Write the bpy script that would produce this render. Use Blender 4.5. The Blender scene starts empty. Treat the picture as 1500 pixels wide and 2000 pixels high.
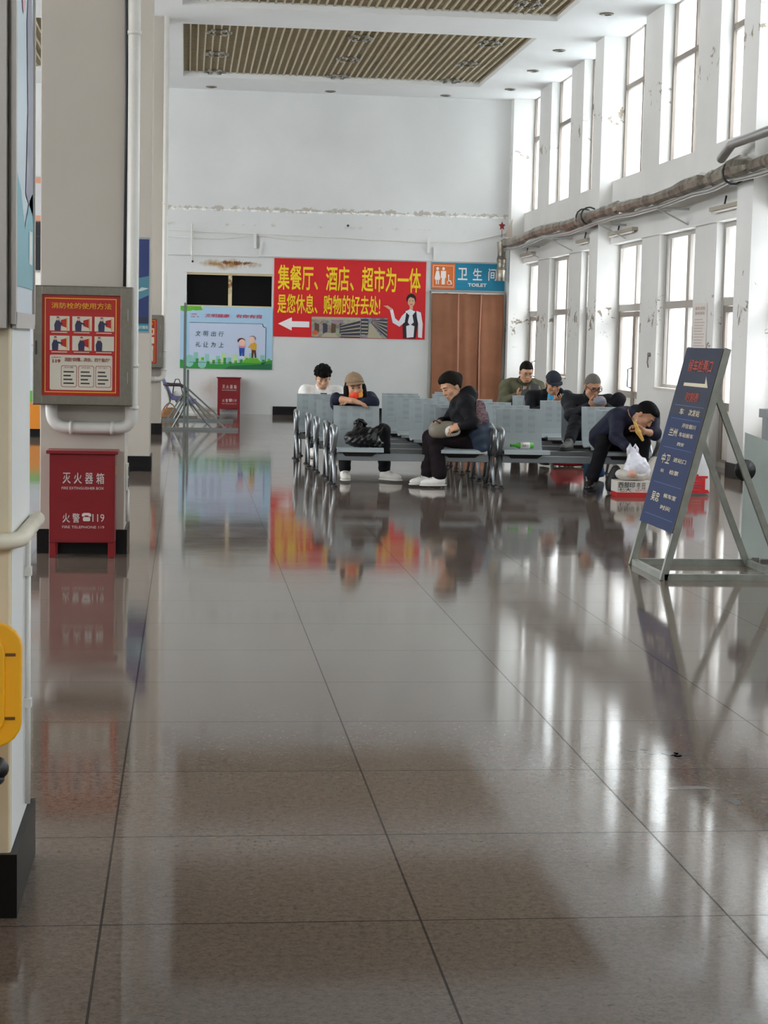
import bpy, math, random
import numpy as np
from mathutils import Vector, Matrix
random.seed(7)
SC = bpy.context.scene
COL = SC.collection

# ------------------------------------------------------------------ camera
CAM_H = 1.48
cam_d = bpy.data.cameras.new('camera')
cam = bpy.data.objects.new('camera', cam_d)
COL.objects.link(cam)
cam_d.sensor_fit = 'HORIZONTAL'
cam_d.sensor_width = 36.0
cam_d.lens = 3446.9 / 1500.0 * 36.0
cam_d.clip_start = 0.05
cam_d.clip_end = 400
def cam_axes(yaw, pit, rol):
    cy, sy, cp, sp, cr, sr = math.cos(yaw), math.sin(yaw), math.cos(pit), math.sin(pit), math.cos(rol), math.sin(rol)
    B = np.array([[1, 0, 0], [0, 0, -1], [0, 1, 0.]])
    Ry = np.array([[cy, -sy, 0], [sy, cy, 0], [0, 0, 1]])
    Rp = np.array([[1, 0, 0], [0, cp, -sp], [0, sp, cp]])
    Rr = np.array([[cr, -sr, 0], [sr, cr, 0], [0, 0, 1]])
    return Rr @ Rp @ B @ Ry
_R = cam_axes(0.112613, 0.0969373, 0.0218326)
_m = Matrix.Identity(4)
for i in range(3):
    _m[i][0], _m[i][1], _m[i][2] = _R[0][i], -_R[1][i], -_R[2][i]
_m[2][3] = CAM_H
cam.matrix_world = _m
SC.camera = cam

# ------------------------------------------------------------------ light and exposure
vs = SC.view_settings
vs.view_transform = 'Standard'
vs.look = 'None'
vs.gamma = 1.0
vs.use_curve_mapping = False
vs.exposure = 1.45
SC.cycles.use_denoising = True
SC.cycles.max_bounces = 14
SC.cycles.diffuse_bounces = 7
SC.cycles.glossy_bounces = 5
SC.cycles.transparent_max_bounces = 12
SC.cycles.transmission_bounces = 6
SC.cycles.sample_clamp_indirect = 8.0
SC.cycles.caustics_reflective = False
SC.cycles.caustics_refractive = False

world = bpy.data.worlds.new('overcast_sky')
SC.world = world
world.use_nodes = True
wn, wl = world.node_tree.nodes, world.node_tree.links
bg = wn['Background']
tc = wn.new('ShaderNodeTexCoord')
sep = wn.new('ShaderNodeSeparateXYZ')
wl.new(tc.outputs['Generated'], sep.inputs[0])
rmp = wn.new('ShaderNodeValToRGB')
rmp.color_ramp.elements[0].position = 0.0
rmp.color_ramp.elements[0].color = (0.342, 0.345, 0.352, 1)
rmp.color_ramp.elements[1].position = 1.0
rmp.color_ramp.elements[1].color = (0.98, 0.99, 1.0, 1)
wl.new(sep.outputs['Z'], rmp.inputs[0])
wl.new(rmp.outputs[0], bg.inputs[0])
bg.inputs[1].default_value = 7.0

def portal(y0, y1, z0, z1, x):
    d = bpy.data.lights.new('sky_portal', 'AREA')
    d.shape = 'RECTANGLE'
    d.size, d.size_y = (z1 - z0), (y1 - y0)
    d.cycles.is_portal = True
    o = bpy.data.objects.new('sky_portal', d)
    COL.objects.link(o)
    o.location = (x, (y0 + y1) / 2, (z0 + z1) / 2)
    o.rotation_euler = (0, math.radians(90), 0)
def front_portal():
    d = bpy.data.lights.new('sky_portal', 'AREA'); d.shape = 'RECTANGLE'; d.size, d.size_y = 13.0, 1.2; d.cycles.is_portal = True
    o = bpy.data.objects.new('sky_portal', d); COL.objects.link(o)
    o.location = (-.5, -6.9, 4.9); o.rotation_euler = (math.radians(90), 0, math.radians(180))
front_portal()
def left_portal(y0, y1, z0, z1):
    d = bpy.data.lights.new('sky_portal', 'AREA'); d.shape = 'RECTANGLE'; d.size, d.size_y = (z1 - z0), (y1 - y0); d.cycles.is_portal = True
    o = bpy.data.objects.new('sky_portal', d); COL.objects.link(o)
    o.location = (-8.1, (y0 + y1) / 2, (z0 + z1) / 2); o.rotation_euler = (0, math.radians(-90), 0)
for y0, y1 in ((27.6, 33.6), (20.1, 26.6), (12.7, 19.1), (5.2, 11.7)):
    left_portal(y0, y1, .9, 3.0); left_portal(y0, y1, 3.95, 6.05)
for y0, y1 in ((27.4, 34.0), (19.9, 26.85), (12.45, 19.35), (5.0, 11.9), (-2.4, 4.45)):
    portal(y0, y1, 0.05, 3.05, 6.9)
    portal(y0, y1, 3.95, 6.15, 6.9)

# ------------------------------------------------------------------ helpers
def lin(c):
    return tuple((v / 12.92 if v <= 0.04045 else ((v + 0.055) / 1.055) ** 2.4) for v in c)
def rgb(h):
    h = h.lstrip('#')
    return tuple(int(h[i:i + 2], 16) / 255 for i in (0, 2, 4))
def mat(name, col, rough=0.5, metal=0.0, spec=0.5, var=0.0, vscale=6.0, bump=0.0, bscale=40.0, coat=0.0):
    m = bpy.data.materials.new(name)
    m.use_nodes = True
    n, l = m.node_tree.nodes, m.node_tree.links
    b = n['Principled BSDF']
    c = lin(rgb(col)) if isinstance(col, str) else col
    b.inputs['Base Color'].default_value = (*c, 1)
    b.inputs['Roughness'].default_value = rough
    b.inputs['Metallic'].default_value = metal
    b.inputs['Specular IOR Level'].default_value = spec
    b.inputs['Coat Weight'].default_value = coat
    if var or bump:
        t = n.new('ShaderNodeTexCoord')
    if var:
        nz = n.new('ShaderNodeTexNoise')
        nz.inputs['Scale'].default_value = vscale
        nz.inputs['Detail'].default_value = 5
        l.new(t.outputs['Object'], nz.inputs['Vector'])
        r = n.new('ShaderNodeValToRGB')
        r.color_ramp.elements[0].position = 0.3
        r.color_ramp.elements[1].position = 0.7
        r.color_ramp.elements[0].color = (*[v * (1 - var) for v in c], 1)
        r.color_ramp.elements[1].color = (*[min(1, v * (1 + var)) for v in c], 1)
        l.new(nz.outputs['Fac'], r.inputs[0])
        l.new(r.outputs[0], b.inputs['Base Color'])
    if bump:
        n2 = n.new('ShaderNodeTexNoise')
        n2.inputs['Scale'].default_value = bscale
        n2.inputs['Detail'].default_value = 3
        l.new(t.outputs['Object'], n2.inputs['Vector'])
        bp = n.new('ShaderNodeBump')
        bp.inputs['Strength'].default_value = bump
        bp.inputs['Distance'].default_value = 0.01
        l.new(n2.outputs['Fac'], bp.inputs['Height'])
        l.new(bp.outputs[0], b.inputs['Normal'])
    return m

def tag(o, label=None, cat=None, group=None, kind=None):
    if label: o['label'] = label
    if cat: o['category'] = cat
    if group: o['group'] = group
    if kind: o['kind'] = kind
    return o
def thing(name, label, cat, loc=(0, 0, 0), group=None):
    o = bpy.data.objects.new(name, None)
    o.empty_display_size = 0.1
    COL.objects.link(o)
    o.location = loc
    return tag(o, label, cat, group)
def root_loc(o):
    while o.parent: o = o.parent
    return Vector(o.location)
def copy_tree(o, parent=None):
    c = o.copy()
    COL.objects.link(c)
    if parent: c.parent = parent
    for ch in list(o.children): copy_tree(ch, c)
    return c

class MB:
    """collects shapes for ONE mesh"""
    def __init__(s): s.v, s.f, s.mi, s.sm = [], [], [], []
    def add(s, vs, fs, mi=0, smooth=False):
        o = len(s.v)
        s.v += [tuple(p) for p in vs]
        for f in fs:
            s.f.append(tuple(i + o for i in f)); s.mi.append(mi); s.sm.append(smooth)
    def box(s, x0, x1, y0, y1, z0, z1, mi=0):
        s.add([(x0, y0, z0), (x1, y0, z0), (x1, y1, z0), (x0, y1, z0), (x0, y0, z1), (x1, y0, z1), (x1, y1, z1), (x0, y1, z1)],
              [(0, 3, 2, 1), (4, 5, 6, 7), (0, 1, 5, 4), (1, 2, 6, 5), (2, 3, 7, 6), (3, 0, 4, 7)], mi)
        return s
    def bar(s, a, b, w, h, mi=0, up=(0, 0, 1)):
        a, b = Vector(a), Vector(b)
        d = (b - a).normalized(); u = Vector(up)
        r = d.cross(u)
        if r.length < 1e-4: r = d.cross(Vector((0, 1, 0)))
        r.normalize(); u = r.cross(d).normalized()
        vs = []
        for p in (a, b):
            for sx, sz in ((-1, -1), (1, -1), (1, 1), (-1, 1)):
                vs.append(p + r * (sx * w / 2) + u * (sz * h / 2))
        s.add(vs, [(0, 1, 2, 3), (7, 6, 5, 4), (0, 4, 5, 1), (1, 5, 6, 2), (2, 6, 7, 3), (3, 7, 4, 0)], mi)
        return s
    def tube(s, pts, r, seg=10, mi=0, smooth=True, caps=True, flat=1.0):
        pts = [Vector(p) for p in pts]
        n = len(pts)
        rs = r if isinstance(r, (list, tuple)) else [r] * n
        ref = None; vs = []
        for i, p in enumerate(pts):
            d = (pts[min(i + 1, n - 1)] - pts[max(i - 1, 0)]).normalized()
            if ref is None:
                ref = d.orthogonal().normalized()
                if abs(d.z) < 0.99: ref = d.cross(Vector((0, 0, 1))).normalized()
            ref = (ref - d * ref.dot(d)).normalized()
            q = d.cross(ref)
            for k in range(seg):
                a = 2 * math.pi * k / seg
                vs.append(p + ref * (math.cos(a) * rs[i] * flat) + q * (math.sin(a) * rs[i]))
        fs = []
        for i in range(n - 1):
            for k in range(seg):
                fs.append((i * seg + k, i * seg + (k + 1) % seg, (i + 1) * seg + (k + 1) % seg, (i + 1) * seg + k))
        s.add(vs, fs, mi, smooth)
        if caps:
            o = len(s.v) - len(vs)
            s.f.append(tuple(o + k for k in reversed(range(seg)))); s.mi.append(mi); s.sm.append(False)
            s.f.append(tuple(o + (n - 1) * seg + k for k in range(seg))); s.mi.append(mi); s.sm.append(False)
        return s
    def lathe(s, prof, c, seg=20, mi=0, axis='z', smooth=True):
        c = Vector(c); vs = []
        for (r, h) in prof:
            for k in range(seg):
                a = 2 * math.pi * k / seg
                x, y = r * math.cos(a), r * math.sin(a)
                p = {'z': (x, y, h), 'x': (h, x, y), 'y': (x, h, y)}[axis]
                vs.append(c + Vector(p))
        fs = []
        for i in range(len(prof) - 1):
            for k in range(seg):
                fs.append((i * seg + k, i * seg + (k + 1) % seg, (i + 1) * seg + (k + 1) % seg, (i + 1) * seg + k))
        s.add(vs, fs, mi, smooth)
        return s
    def ell(s, c, rx, ry, rz, M=None, mi=0, seg=14, rings=9):
        c = Vector(c); vs = []; fs = []
        for i in range(rings + 1):
            t = math.pi * i / rings
            for k in range(seg):
                a = 2 * math.pi * k / seg
                p = Vector((rx * math.sin(t) * math.cos(a), ry * math.sin(t) * math.sin(a), rz * math.cos(t)))
                if M is not None: p = M @ p
                vs.append(c + p)
        for i in range(rings):
            for k in range(seg):
                fs.append((i * seg + k, (i + 1) * seg + k, (i + 1) * seg + (k + 1) % seg, i * seg + (k + 1) % seg))
        s.add(vs, fs, mi, True)
        return s
    def extrude(s, prof, x0, x1, mi=0, smooth=False):
        """closed (y,z) profile pulled along x"""
        n = len(prof)
        s.add([(x0, y, z) for y, z in prof] + [(x1, y, z) for y, z in prof],
              [(i, (i + 1) % n, n + (i + 1) % n, n + i) for i in range(n)], mi, smooth)
        o = len(s.v) - 2 * n
        s.f.append(tuple(o + i for i in reversed(range(n)))); s.mi.append(mi); s.sm.append(False)
        s.f.append(tuple(o + n + i for i in range(n))); s.mi.append(mi); s.sm.append(False)
        return s
    def build(s, name, mats, parent=None, loc=None, bevel=0.0, label=None):
        me = bpy.data.meshes.new(name)
        base = root_loc(parent) if parent is not None else Vector(loc or (0, 0, 0))
        me.from_pydata([tuple(Vector(p) - base) for p in s.v], [], s.f)
        for m in (mats if isinstance(mats, (list, tuple)) else [mats]): me.materials.append(m)
        me.polygons.foreach_set('material_index', s.mi)
        me.polygons.foreach_set('use_smooth', s.sm)
        me.update()
        o = bpy.data.objects.new(name, me)
        COL.objects.link(o)
        if parent is not None: o.parent = parent
        else: o.location = base
        if bevel:
            b = o.modifiers.new('bevel', 'BEVEL'); b.width = bevel; b.segments = 2; b.limit_method = 'ANGLE'
        if label: o['label'] = label
        return o

class Board:
    """a flat rectangle in space; u,v run 0..1 from its lower corner"""
    def __init__(s, org, U, V):
        s.o, s.U, s.V = Vector(org), Vector(U), Vector(V)
        s.N = s.U.cross(s.V).normalized()
    def P(s, u, v, d=0.0): return s.o + s.U * u + s.V * v + s.N * d
    def poly(s, mb, uv, mi=0, d=0.003):
        vs = [s.P(u, v, d) for u, v in uv]
        mb.add(vs, [tuple(range(len(vs)))], mi)
    def rect(s, mb, u0, u1, v0, v1, mi=0, d=0.003): s.poly(mb, [(u0, v0), (u1, v0), (u1, v1), (u0, v1)], mi, d)
    def ring(s, mb, u0, u1, v0, v1, wu, wv, mi=0, d=0.003):
        s.rect(mb, u0, u1, v0, v0 + wv, mi, d); s.rect(mb, u0, u1, v1 - wv, v1, mi, d)
        s.rect(mb, u0, u0 + wu, v0 + wv, v1 - wv, mi, d); s.rect(mb, u1 - wu, u1, v0 + wv, v1 - wv, mi, d)
    def disc(s, mb, u, v, ru, rv, mi=0, d=0.003, n=18, a0=0, a1=360):
        ps = [(u + ru * math.cos(math.radians(a0 + (a1 - a0) * k / n)), v + rv * math.sin(math.radians(a0 + (a1 - a0) * k / n))) for k in range(n + (0 if a1 - a0 == 360 else 1))]
        s.poly(mb, ps, mi, d)
    def slab(s, mb, t, mi=0):
        vs = [s.P(u, v, -dd) for dd in (t, 0) for u, v in ((0, 0), (1, 0), (1, 1), (0, 1))]
        mb.add(vs, [(3, 2, 1, 0), (4, 5, 6, 7), (0, 1, 5, 4), (1, 2, 6, 5), (2, 3, 7, 6), (3, 0, 4, 7)], mi)
    def rrect(s, mb, u0, u1, v0, v1, ru, rv, mi=0, d=0.003):
        ps = []
        for cu, cv, a in ((u1 - ru, v1 - rv, 0), (u0 + ru, v1 - rv, 90), (u0 + ru, v0 + rv, 180), (u1 - ru, v0 + rv, 270)):
            for k in range(5):
                t = math.radians(a + 22.5 * k); ps.append((cu + ru * math.cos(t), cv + rv * math.sin(t)))
        s.poly(mb, ps, mi, d)
    def text(s, mb, txt, u0, u1, v0, v1, mi=0, d=0.004, bold=0.0, shear=0.0):
        vs, fs = glyphs(txt, bold, shear)
        xs = [p[0] for p in vs]; ys = [p[1] for p in vs]
        x0, x1, y0, y1 = min(xs), max(xs), min(ys), max(ys)
        mb.add([s.P(u0 + (p[0] - x0) / max(x1 - x0, 1e-6) * (u1 - u0), v0 + (p[1] - y0) / max(y1 - y0, 1e-6) * (v1 - v0), d + p[2]) for p in vs], fs, mi)

_glyph_cache = {}
def glyphs(txt, bold=0.0, shear=0.0):
    key = (txt, bold, shear)
    if key in _glyph_cache: return _glyph_cache[key]
    cu = bpy.data.curves.new('lettering', 'FONT')
    cu.body = txt; cu.size = 1.0; cu.shear = shear
    cu.resolution_u = 2; cu.fill_mode = 'FRONT'
    o = bpy.data.objects.new('lettering', cu)
    COL.objects.link(o)
    dg = bpy.context.evaluated_depsgraph_get()
    me = bpy.data.meshes.new_from_object(o.evaluated_get(dg))
    vs = [(v.co[0], v.co[1], 0.0) for v in me.vertices]; fs = [tuple(p.vertices) for p in me.polygons]
    bpy.data.objects.remove(o); bpy.data.curves.remove(cu); bpy.data.meshes.remove(me)
    if bold:
        n = len(vs); v0, f0 = list(vs), list(fs); vs, fs = [], []
        for k, (dx, dy) in enumerate(((-1, -1), (1, -1), (1, 1), (-1, 1), (0, 0))):
            vs += [(x + dx * bold, y + dy * bold, k * 0.0004) for x, y, _ in v0]; fs += [tuple(i + k * n for i in f) for f in f0]
    _glyph_cache[key] = (vs, fs)
    return vs, fs
# lettering is turned into outlines first, while the scene is still small
for _t, _b, _s in (('集餐厅、酒店、超市为一体', 0.014, 0), ('是您休息、购物的好去处!', 0.014, 0), ('灭火器箱', 0.008, 0), ('火警', 0.008, 0), ('119', 0.0, 0)):
    glyphs(_t, _b, _s)

# ------------------------------------------------------------------ materials
def wall_paint(name, col='#dcdcda', peel=None, rust=None):
    m = mat(name, col, 0.75, spec=0.25, var=0.05, vscale=0.9, bump=0.06, bscale=9)
    n, l = m.node_tree.nodes, m.node_tree.links
    b = n['Principled BSDF']
    src = b.inputs['Base Color'].links[0].from_socket
    t = [x for x in n if x.type == 'TEX_COORD'][0]
    def mix(src, fac, col):
        mx = n.new('ShaderNodeMix'); mx.data_type = 'RGBA'
        l.new(fac, mx.inputs[0]); l.new(src, mx.inputs[6]); mx.inputs[7].default_value = (*lin(rgb(col)), 1)
        return mx.outputs[2]
    def math_(op, a, b_):
        x = n.new('ShaderNodeMath'); x.operation = op
        for i, v in enumerate((a, b_)):
            if isinstance(v, (int, float)): x.inputs[i].default_value = v
            else: l.new(v, x.inputs[i])
        return x.outputs[0]
    def noise(scale, detail=6, rough=0.6, vec=None, dist=0.0):
        z = n.new('ShaderNodeTexNoise'); z.inputs['Scale'].default_value = scale; z.inputs['Detail'].default_value = detail
        z.inputs['Roughness'].default_value = rough; z.inputs['Distortion'].default_value = dist
        l.new(vec or t.outputs['Object'], z.inputs['Vector']); return z.outputs['Fac']
    sp = n.new('ShaderNodeSeparateXYZ'); l.new(t.outputs['Object'], sp.inputs[0])
    def band(sock, c, w):
        d = math_('ABSOLUTE', math_('SUBTRACT', sock, c), 0)
        x = n.new('ShaderNodeMapRange'); x.inputs[1].default_value = w; x.inputs[2].default_value = 0; l.new(d, x.inputs[0])
        return x.outputs[0]
    def sharp(v, a, c):
        x = n.new('ShaderNodeMapRange'); x.inputs[1].default_value = a; x.inputs[2].default_value = c; l.new(v, x.inputs[0]); return x.outputs[0]
    for (axis, c, w, sc, lo, hi, colr) in (peel or []):
        f = sharp(math_('MULTIPLY', noise(sc, 8, 0.7, dist=0.6), band(sp.outputs[axis], c, w)), lo, hi)
        src = mix(src, f, colr)
    for (x, wx, z, wz, sc, lo, hi, colr) in (rust or []):
        f = sharp(math_('MULTIPLY', math_('MULTIPLY', noise(sc, 8, 0.65), band(sp.outputs[0], x, wx)), band(sp.outputs[2], z, wz)), lo, hi)
        src = mix(src, f, colr)
    l.new(src, b.inputs['Base Color'])
    return m
M = {}
M['wall'] = wall_paint('white_wall_paint')
M['wall_back'] = wall_paint('flaking_wall_paint', '#d9dad9',
    peel=[(2, 3.93, 0.22, 5.0, 0.42, 0.46, '#b9b4aa'), (2, 3.90, 0.14, 9.0, 0.46, 0.5, '#f0efec'), (2, 3.62, 0.25, 3.0, 0.5, 0.7, '#bdb7ac')],
    rust=[(0.8, 1.1, 2.87, 0.22, 4.0, 0.22, 0.38, '#a5814f'), (0.9, 1.0, 2.90, 0.14, 9.0, 0.33, 0.42, '#7a4c22'), (0.4, 1.0, 0.05, 0.18, 4.0, 0.25, 0.5, '#a08f78'), (0.45, 0.5, 0.45, 0.6, 2.0, 0.25, 0.6, '#c3bbae')])
M['wall_right'] = wall_paint('cracked_wall_paint', '#dddcd9', peel=[(2, 1.9, 3.0, 4.0, 0.55, 0.57, '#8a8072'), (2, 5.0, 1.9, 5.0, 0.56, 0.58, '#99907f')])
M['pillar'] = wall_paint('pillar_paint', '#bdb6ac', peel=[(2, 2.65, 0.25, 9.0, 0.60, 0.66, '#9b8f80')])
M['cream'] = mat('cream_paint', '#dccfb2', 0.6, var=0.05, vscale=3)
M['ceil'] = mat('ceiling_paint', '#dfe0e0', 0.8, spec=0.2, var=0.02, vscale=1)
M['black_stone'] = mat('black_stone', '#0d0c0c', 0.35, spec=.25, var=0.3, vscale=20)
M['slat'] = mat('grille_metal', '#b6aa90', 0.5, var=0.12, vscale=8)
M['dark_void'] = mat('dark_void', '#544c3e', 0.9)
M['red_paint'] = mat('red_enamel', '#7e0f1b', 0.32, var=0.04, vscale=4)
M['white_ink'] = mat('white_ink', '#f1ece6', 0.6)
M['grey_ink'] = mat('pale_ink', '#cfc6c0', 0.6)
M['steel'] = mat('brushed_steel', '#7b776d', 0.38, metal=0.75, var=0.08, vscale=30)
M['alu'] = mat('window_aluminium', '#b3aea8', 0.45, metal=0.35)
M['alu_dark'] = mat('weathered_aluminium', '#8f857c', 0.5, metal=0.3)
M['chrome'] = mat('polished_aluminium', '#989c9f', 0.33, metal=0.75)
M['pvc'] = mat('white_pvc', '#dcdad4', 0.35, var=0.05, vscale=5)
M['seat'] = mat('silver_powder_coat', '#9ea7aa', 0.45, metal=0.25, var=0.03, vscale=10)
M['beam'] = mat('beam_grey', '#8b9094', 0.4, metal=0.4)
M['dark_metal'] = mat('dark_metal', '#34363a', 0.5, metal=0.3)
M['black'] = mat('black_plastic', '#121214', 0.4)
M['yellow_plastic'] = mat('yellow_plastic', '#f0ae00', 0.4)
M['banner_red'] = mat('banner_red', '#d4131d', 0.55, var=0.04, vscale=3)
M['banner_yellow'] = mat('banner_yellow', '#f6d51c', 0.6)
M['foil'] = mat('crumpled_foil', '#8f887c', 0.34, metal=0.8, var=0.55, vscale=5, bump=1.0, bscale=16)
M['pipe_steel'] = mat('galvanised_pipe', '#b9b9b8', 0.3, metal=0.8)
M['frame_steel'] = mat('grey_frame_steel', '#8b9090', 0.4, metal=0.5)
M['orange'] = mat('orange_sign', '#d9702c', 0.55)
M['teal'] = mat('teal_sign', '#1584a8', 0.55)
M['curtain'] = mat('brown_curtain', '#97674e', 0.75, spec=0.2, var=0.12, vscale=3, bump=0.1, bscale=200)
M['curtain_trim'] = mat('curtain_hem', '#bb8672', 0.8)
M['wood_light'] = mat('white_sill', '#d5d0c7', 0.6)

def perforated():
    m = mat('perforated_steel', '#7d8a92', 0.5, metal=0.2)
    n, l = m.node_tree.nodes, m.node_tree.links
    b = n['Principled BSDF']
    t = n.new('ShaderNodeTexCoord'); v = n.new('ShaderNodeTexVoronoi'); v.inputs['Scale'].default_value = 90; v.inputs['Randomness'].default_value = 0
    l.new(t.outputs['Object'], v.inputs['Vector'])
    r = n.new('ShaderNodeValToRGB'); r.color_ramp.interpolation = 'CONSTANT'
    r.color_ramp.elements[0].color = (*lin(rgb('#838d91')), 1); r.color_ramp.elements[1].position = 0.34; r.color_ramp.elements[1].color = (*lin(rgb('#9aa3a6')), 1)
    l.new(v.outputs['Distance'], r.inputs[0]); l.new(r.outputs[0], b.inputs['Base Color'])
    return m
M['perf'] = perforated()

def pane_glass(name, tint, haze, gloss=0.06):
    m = bpy.data.materials.new(name); m.use_nodes = True
    n, l = m.node_tree.nodes, m.node_tree.links
    n.remove(n['Principled BSDF']); out = n['Material Output']
    tr = n.new('ShaderNodeBsdfTransparent'); tr.inputs[0].default_value = (*tint, 1)
    tl = n.new('ShaderNodeBsdfTranslucent'); tl.inputs[0].default_value = (*tint, 1)
    gl = n.new('ShaderNodeBsdfGlossy'); gl.inputs['Roughness'].default_value = 0.05
    m1 = n.new('ShaderNodeMixShader'); m1.inputs[0].default_value = haze; l.new(tr.outputs[0], m1.inputs[1]); l.new(tl.outputs[0], m1.inputs[2])
    m2 = n.new('ShaderNodeMixShader'); m2.inputs[0].default_value = gloss; l.new(m1.outputs[0], m2.inputs[1]); l.new(gl.outputs[0], m2.inputs[2])
    l.new(m2.outputs[0], out.inputs[0])
    return m
M['glass'] = pane_glass('window_glass', (0.96, 0.97, 0.975), 0.06)
M['frosted'] = pane_glass('frosted_glass', (0.93, 0.955, 0.96), 0.35)
M['green_glass'] = pane_glass('green_glass', (0.72, 0.86, 0.82), 0.0, 0.12)

def granite():
    m = bpy.data.materials.new('polished_granite'); m.use_nodes = True
    n, l = m.node_tree.nodes, m.node_tree.links
    b = n['Principled BSDF']
    t = n.new('ShaderNodeTexCoord')
    sp = n.new('ShaderNodeSeparateXYZ'); l.new(t.outputs['Object'], sp.inputs[0])
    def mth(op, a, b_=0.0, c_=None):
        x = n.new('ShaderNodeMath'); x.operation = op
        for i, v in enumerate((a, b_) if c_ is None else (a, b_, c_)):
            if isinstance(v, (int, float)): x.inputs[i].default_value = v
            else: l.new(v, x.inputs[i])
        return x.outputs[0]
    def noise(sc, det=4, ro=0.6):
        z = n.new('ShaderNodeTexNoise'); z.inputs['Scale'].default_value = sc; z.inputs['Detail'].default_value = det; z.inputs['Roughness'].default_value = ro
        l.new(t.outputs['Object'], z.inputs['Vector']); return z.outputs['Fac']
    def ramp(f, *st):
        r = n.new('ShaderNodeValToRGB')
        while len(r.color_ramp.elements) < len(st): r.color_ramp.elements.new(0.5)
        for e, (p, c) in zip(r.color_ramp.elements, st): e.position = p; e.color = (*lin(rgb(c)), 1)
        l.new(f, r.inputs[0]); return r.outputs[0]
    def mix(a, b_, fac, mode='MIX'):
        x = n.new('ShaderNodeMix'); x.data_type = 'RGBA'; x.blend_type = mode
        for i, v in ((0, fac), (6, a), (7, b_)):
            if isinstance(v, (int, float)): x.inputs[i].default_value = v
            elif isinstance(v, tuple): x.inputs[i].default_value = (*v, 1)
            else: l.new(v, x.inputs[i])
        return x.outputs[2]
    c = ramp(noise(45, 5, 0.7), (0.30, '#352f2c'), (0.42, '#5a514b'), (0.55, '#6e6259'), (0.70, '#7c6f64'))
    c = mix(c, ramp(noise(110, 3, 0.7), (0.34, '#2c2725'), (0.46, '#655a51'), (0.7, '#7d7066')), 0.4)
    c = mix(c, lin(rgb('#6c5140')), mth('MULTIPLY', noise(0.35, 3, 0.5), 0.22))
    TX, TY, OX, OY = 0.812, 0.788, -0.2, 5.157
    fx = mth('DIVIDE', mth('SUBTRACT', sp.outputs[0], OX), TX); fy = mth('DIVIDE', mth('SUBTRACT', sp.outputs[1], OY), TY)
    cb = n.new('ShaderNodeCombineXYZ'); l.new(mth('FLOOR', fx), cb.inputs[0]); l.new(mth('FLOOR', fy), cb.inputs[1])
    wnz = n.new('ShaderNodeTexWhiteNoise'); wnz.noise_dimensions = '2D'; l.new(cb.outputs[0], wnz.inputs['Vector'])
    g = mth('MULTIPLY_ADD', wnz.outputs['Value'], 0.12, 0.94)
    cg = n.new('ShaderNodeCombineColor')
    for i in range(3): l.new(g, cg.inputs[i])
    c = mix(c, cg.outputs[0], 1.0, 'MULTIPLY')
    def line(f, tile, w):
        d = mth('MULTIPLY', mth('ABSOLUTE', mth('SUBTRACT', mth('FRACT', mth('ADD', f, 0.5)), 0.5)), tile)
        return mth('LESS_THAN', d, w)
    lines = mth('MAXIMUM', mth('MULTIPLY', line(fx, TX, 0.0032), 0.85), mth('MULTIPLY', line(fy, TY, 0.0030), 0.85))
    c = mix(c, lin(rgb('#2a2423')), lines)
    l.new(c, b.inputs['Base Color'])
    ro = mth('MULTIPLY_ADD', noise(2.2, 4, 0.6), 0.08, 0.02)
    ro = mth('ADD', ro, mth('MULTIPLY', wnz.outputs['Value'], 0.02))
    l.new(ro, b.inputs['Roughness'])
    l.new(mth('MULTIPLY', mth('SUBTRACT', 1.0, lines), 0.30), b.inputs['Specular IOR Level'])
    bp = n.new('ShaderNodeBump'); bp.inputs['Strength'].default_value = 0.05; bp.inputs['Distance'].default_value = 0.004
    l.new(noise(5, 2, 0.5), bp.inputs['Height']); l.new(bp.outputs[0], b.inputs['Normal'])
    return m
M['floor'] = granite()

# ================================================================== the setting
ZC = 6.15                      # underside of the plaster ceiling
YB = 34.3                      # back wall
XP, XL, XU, XW = 6.25, 6.5, 6.45, 6.6     # pilaster face, lower wall, upper wall, window plane
def structure(o): o['kind'] = 'structure'; return o

structure(MB().box(-8, 7.1, -6.5, 34.6, -0.2, 0).build('floor', M['floor']))
_fl = bpy.data.objects['floor']
# back wall with an opening over the green poster and a doorway under the toilet sign
w = MB()
w.box(-8, -0.02, YB, YB + 0.3, 0, 6.5); w.box(1.62, 4.72, YB, YB + 0.3, 0, 3.03); w.box(6.12, 7.1, YB, YB + 0.3, 0, 6.5)
w.box(-0.02, 1.62, YB, YB + 0.3, 0, 2.04); w.box(-0.02, 1.62, YB, YB + 0.3, 2.70, 6.5)
w.box(1.62, 6.12, YB, YB + 0.3, 3.03, 6.5); w.box(4.72, 6.12, YB, YB + 0.3, 2.45, 3.03)
w.box(-0.3, 7.1, YB + 0.9, YB + 1.0, 0, 6.5); w.box(7.0, 7.1, YB + .3, YB + 1.0, 0, 6.5); w.box(-0.4, -0.3, YB + .3, YB + 1.0, 0, 6.5); w.box(-0.4, 7.1, YB + .3, YB + 1.0, 3.03, 3.2); w.box(-0.4, 7.1, YB + .3, YB + 1.0, -0.2, 0)
structure(w.build('wall_back', M['wall_back']))
w = MB(); w.box(-0.4, 1.35, YB - 0.05, YB + 0.02, 3.02, 3.80); w.box(1.35, 6.19, YB - 0.08, YB + 0.02, 3.03, 3.81)
structure(w.build('trim_1', M['wall_back']))
w = MB(); ADDED_LW = [(27.6, 33.6), (20.1, 26.6), (12.7, 19.1), (5.2, 11.7)]
w.box(-8.0, -7.7, -6.5, YB, 0, .9); w.box(-8.0, -7.7, -6.5, YB, 3.0, 3.95); w.box(-8.0, -7.7, -6.5, YB, 6.05, 6.5)
_e = [YB] + [v for a, b in ADDED_LW for v in (b, a)] + [-6.5]
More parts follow.
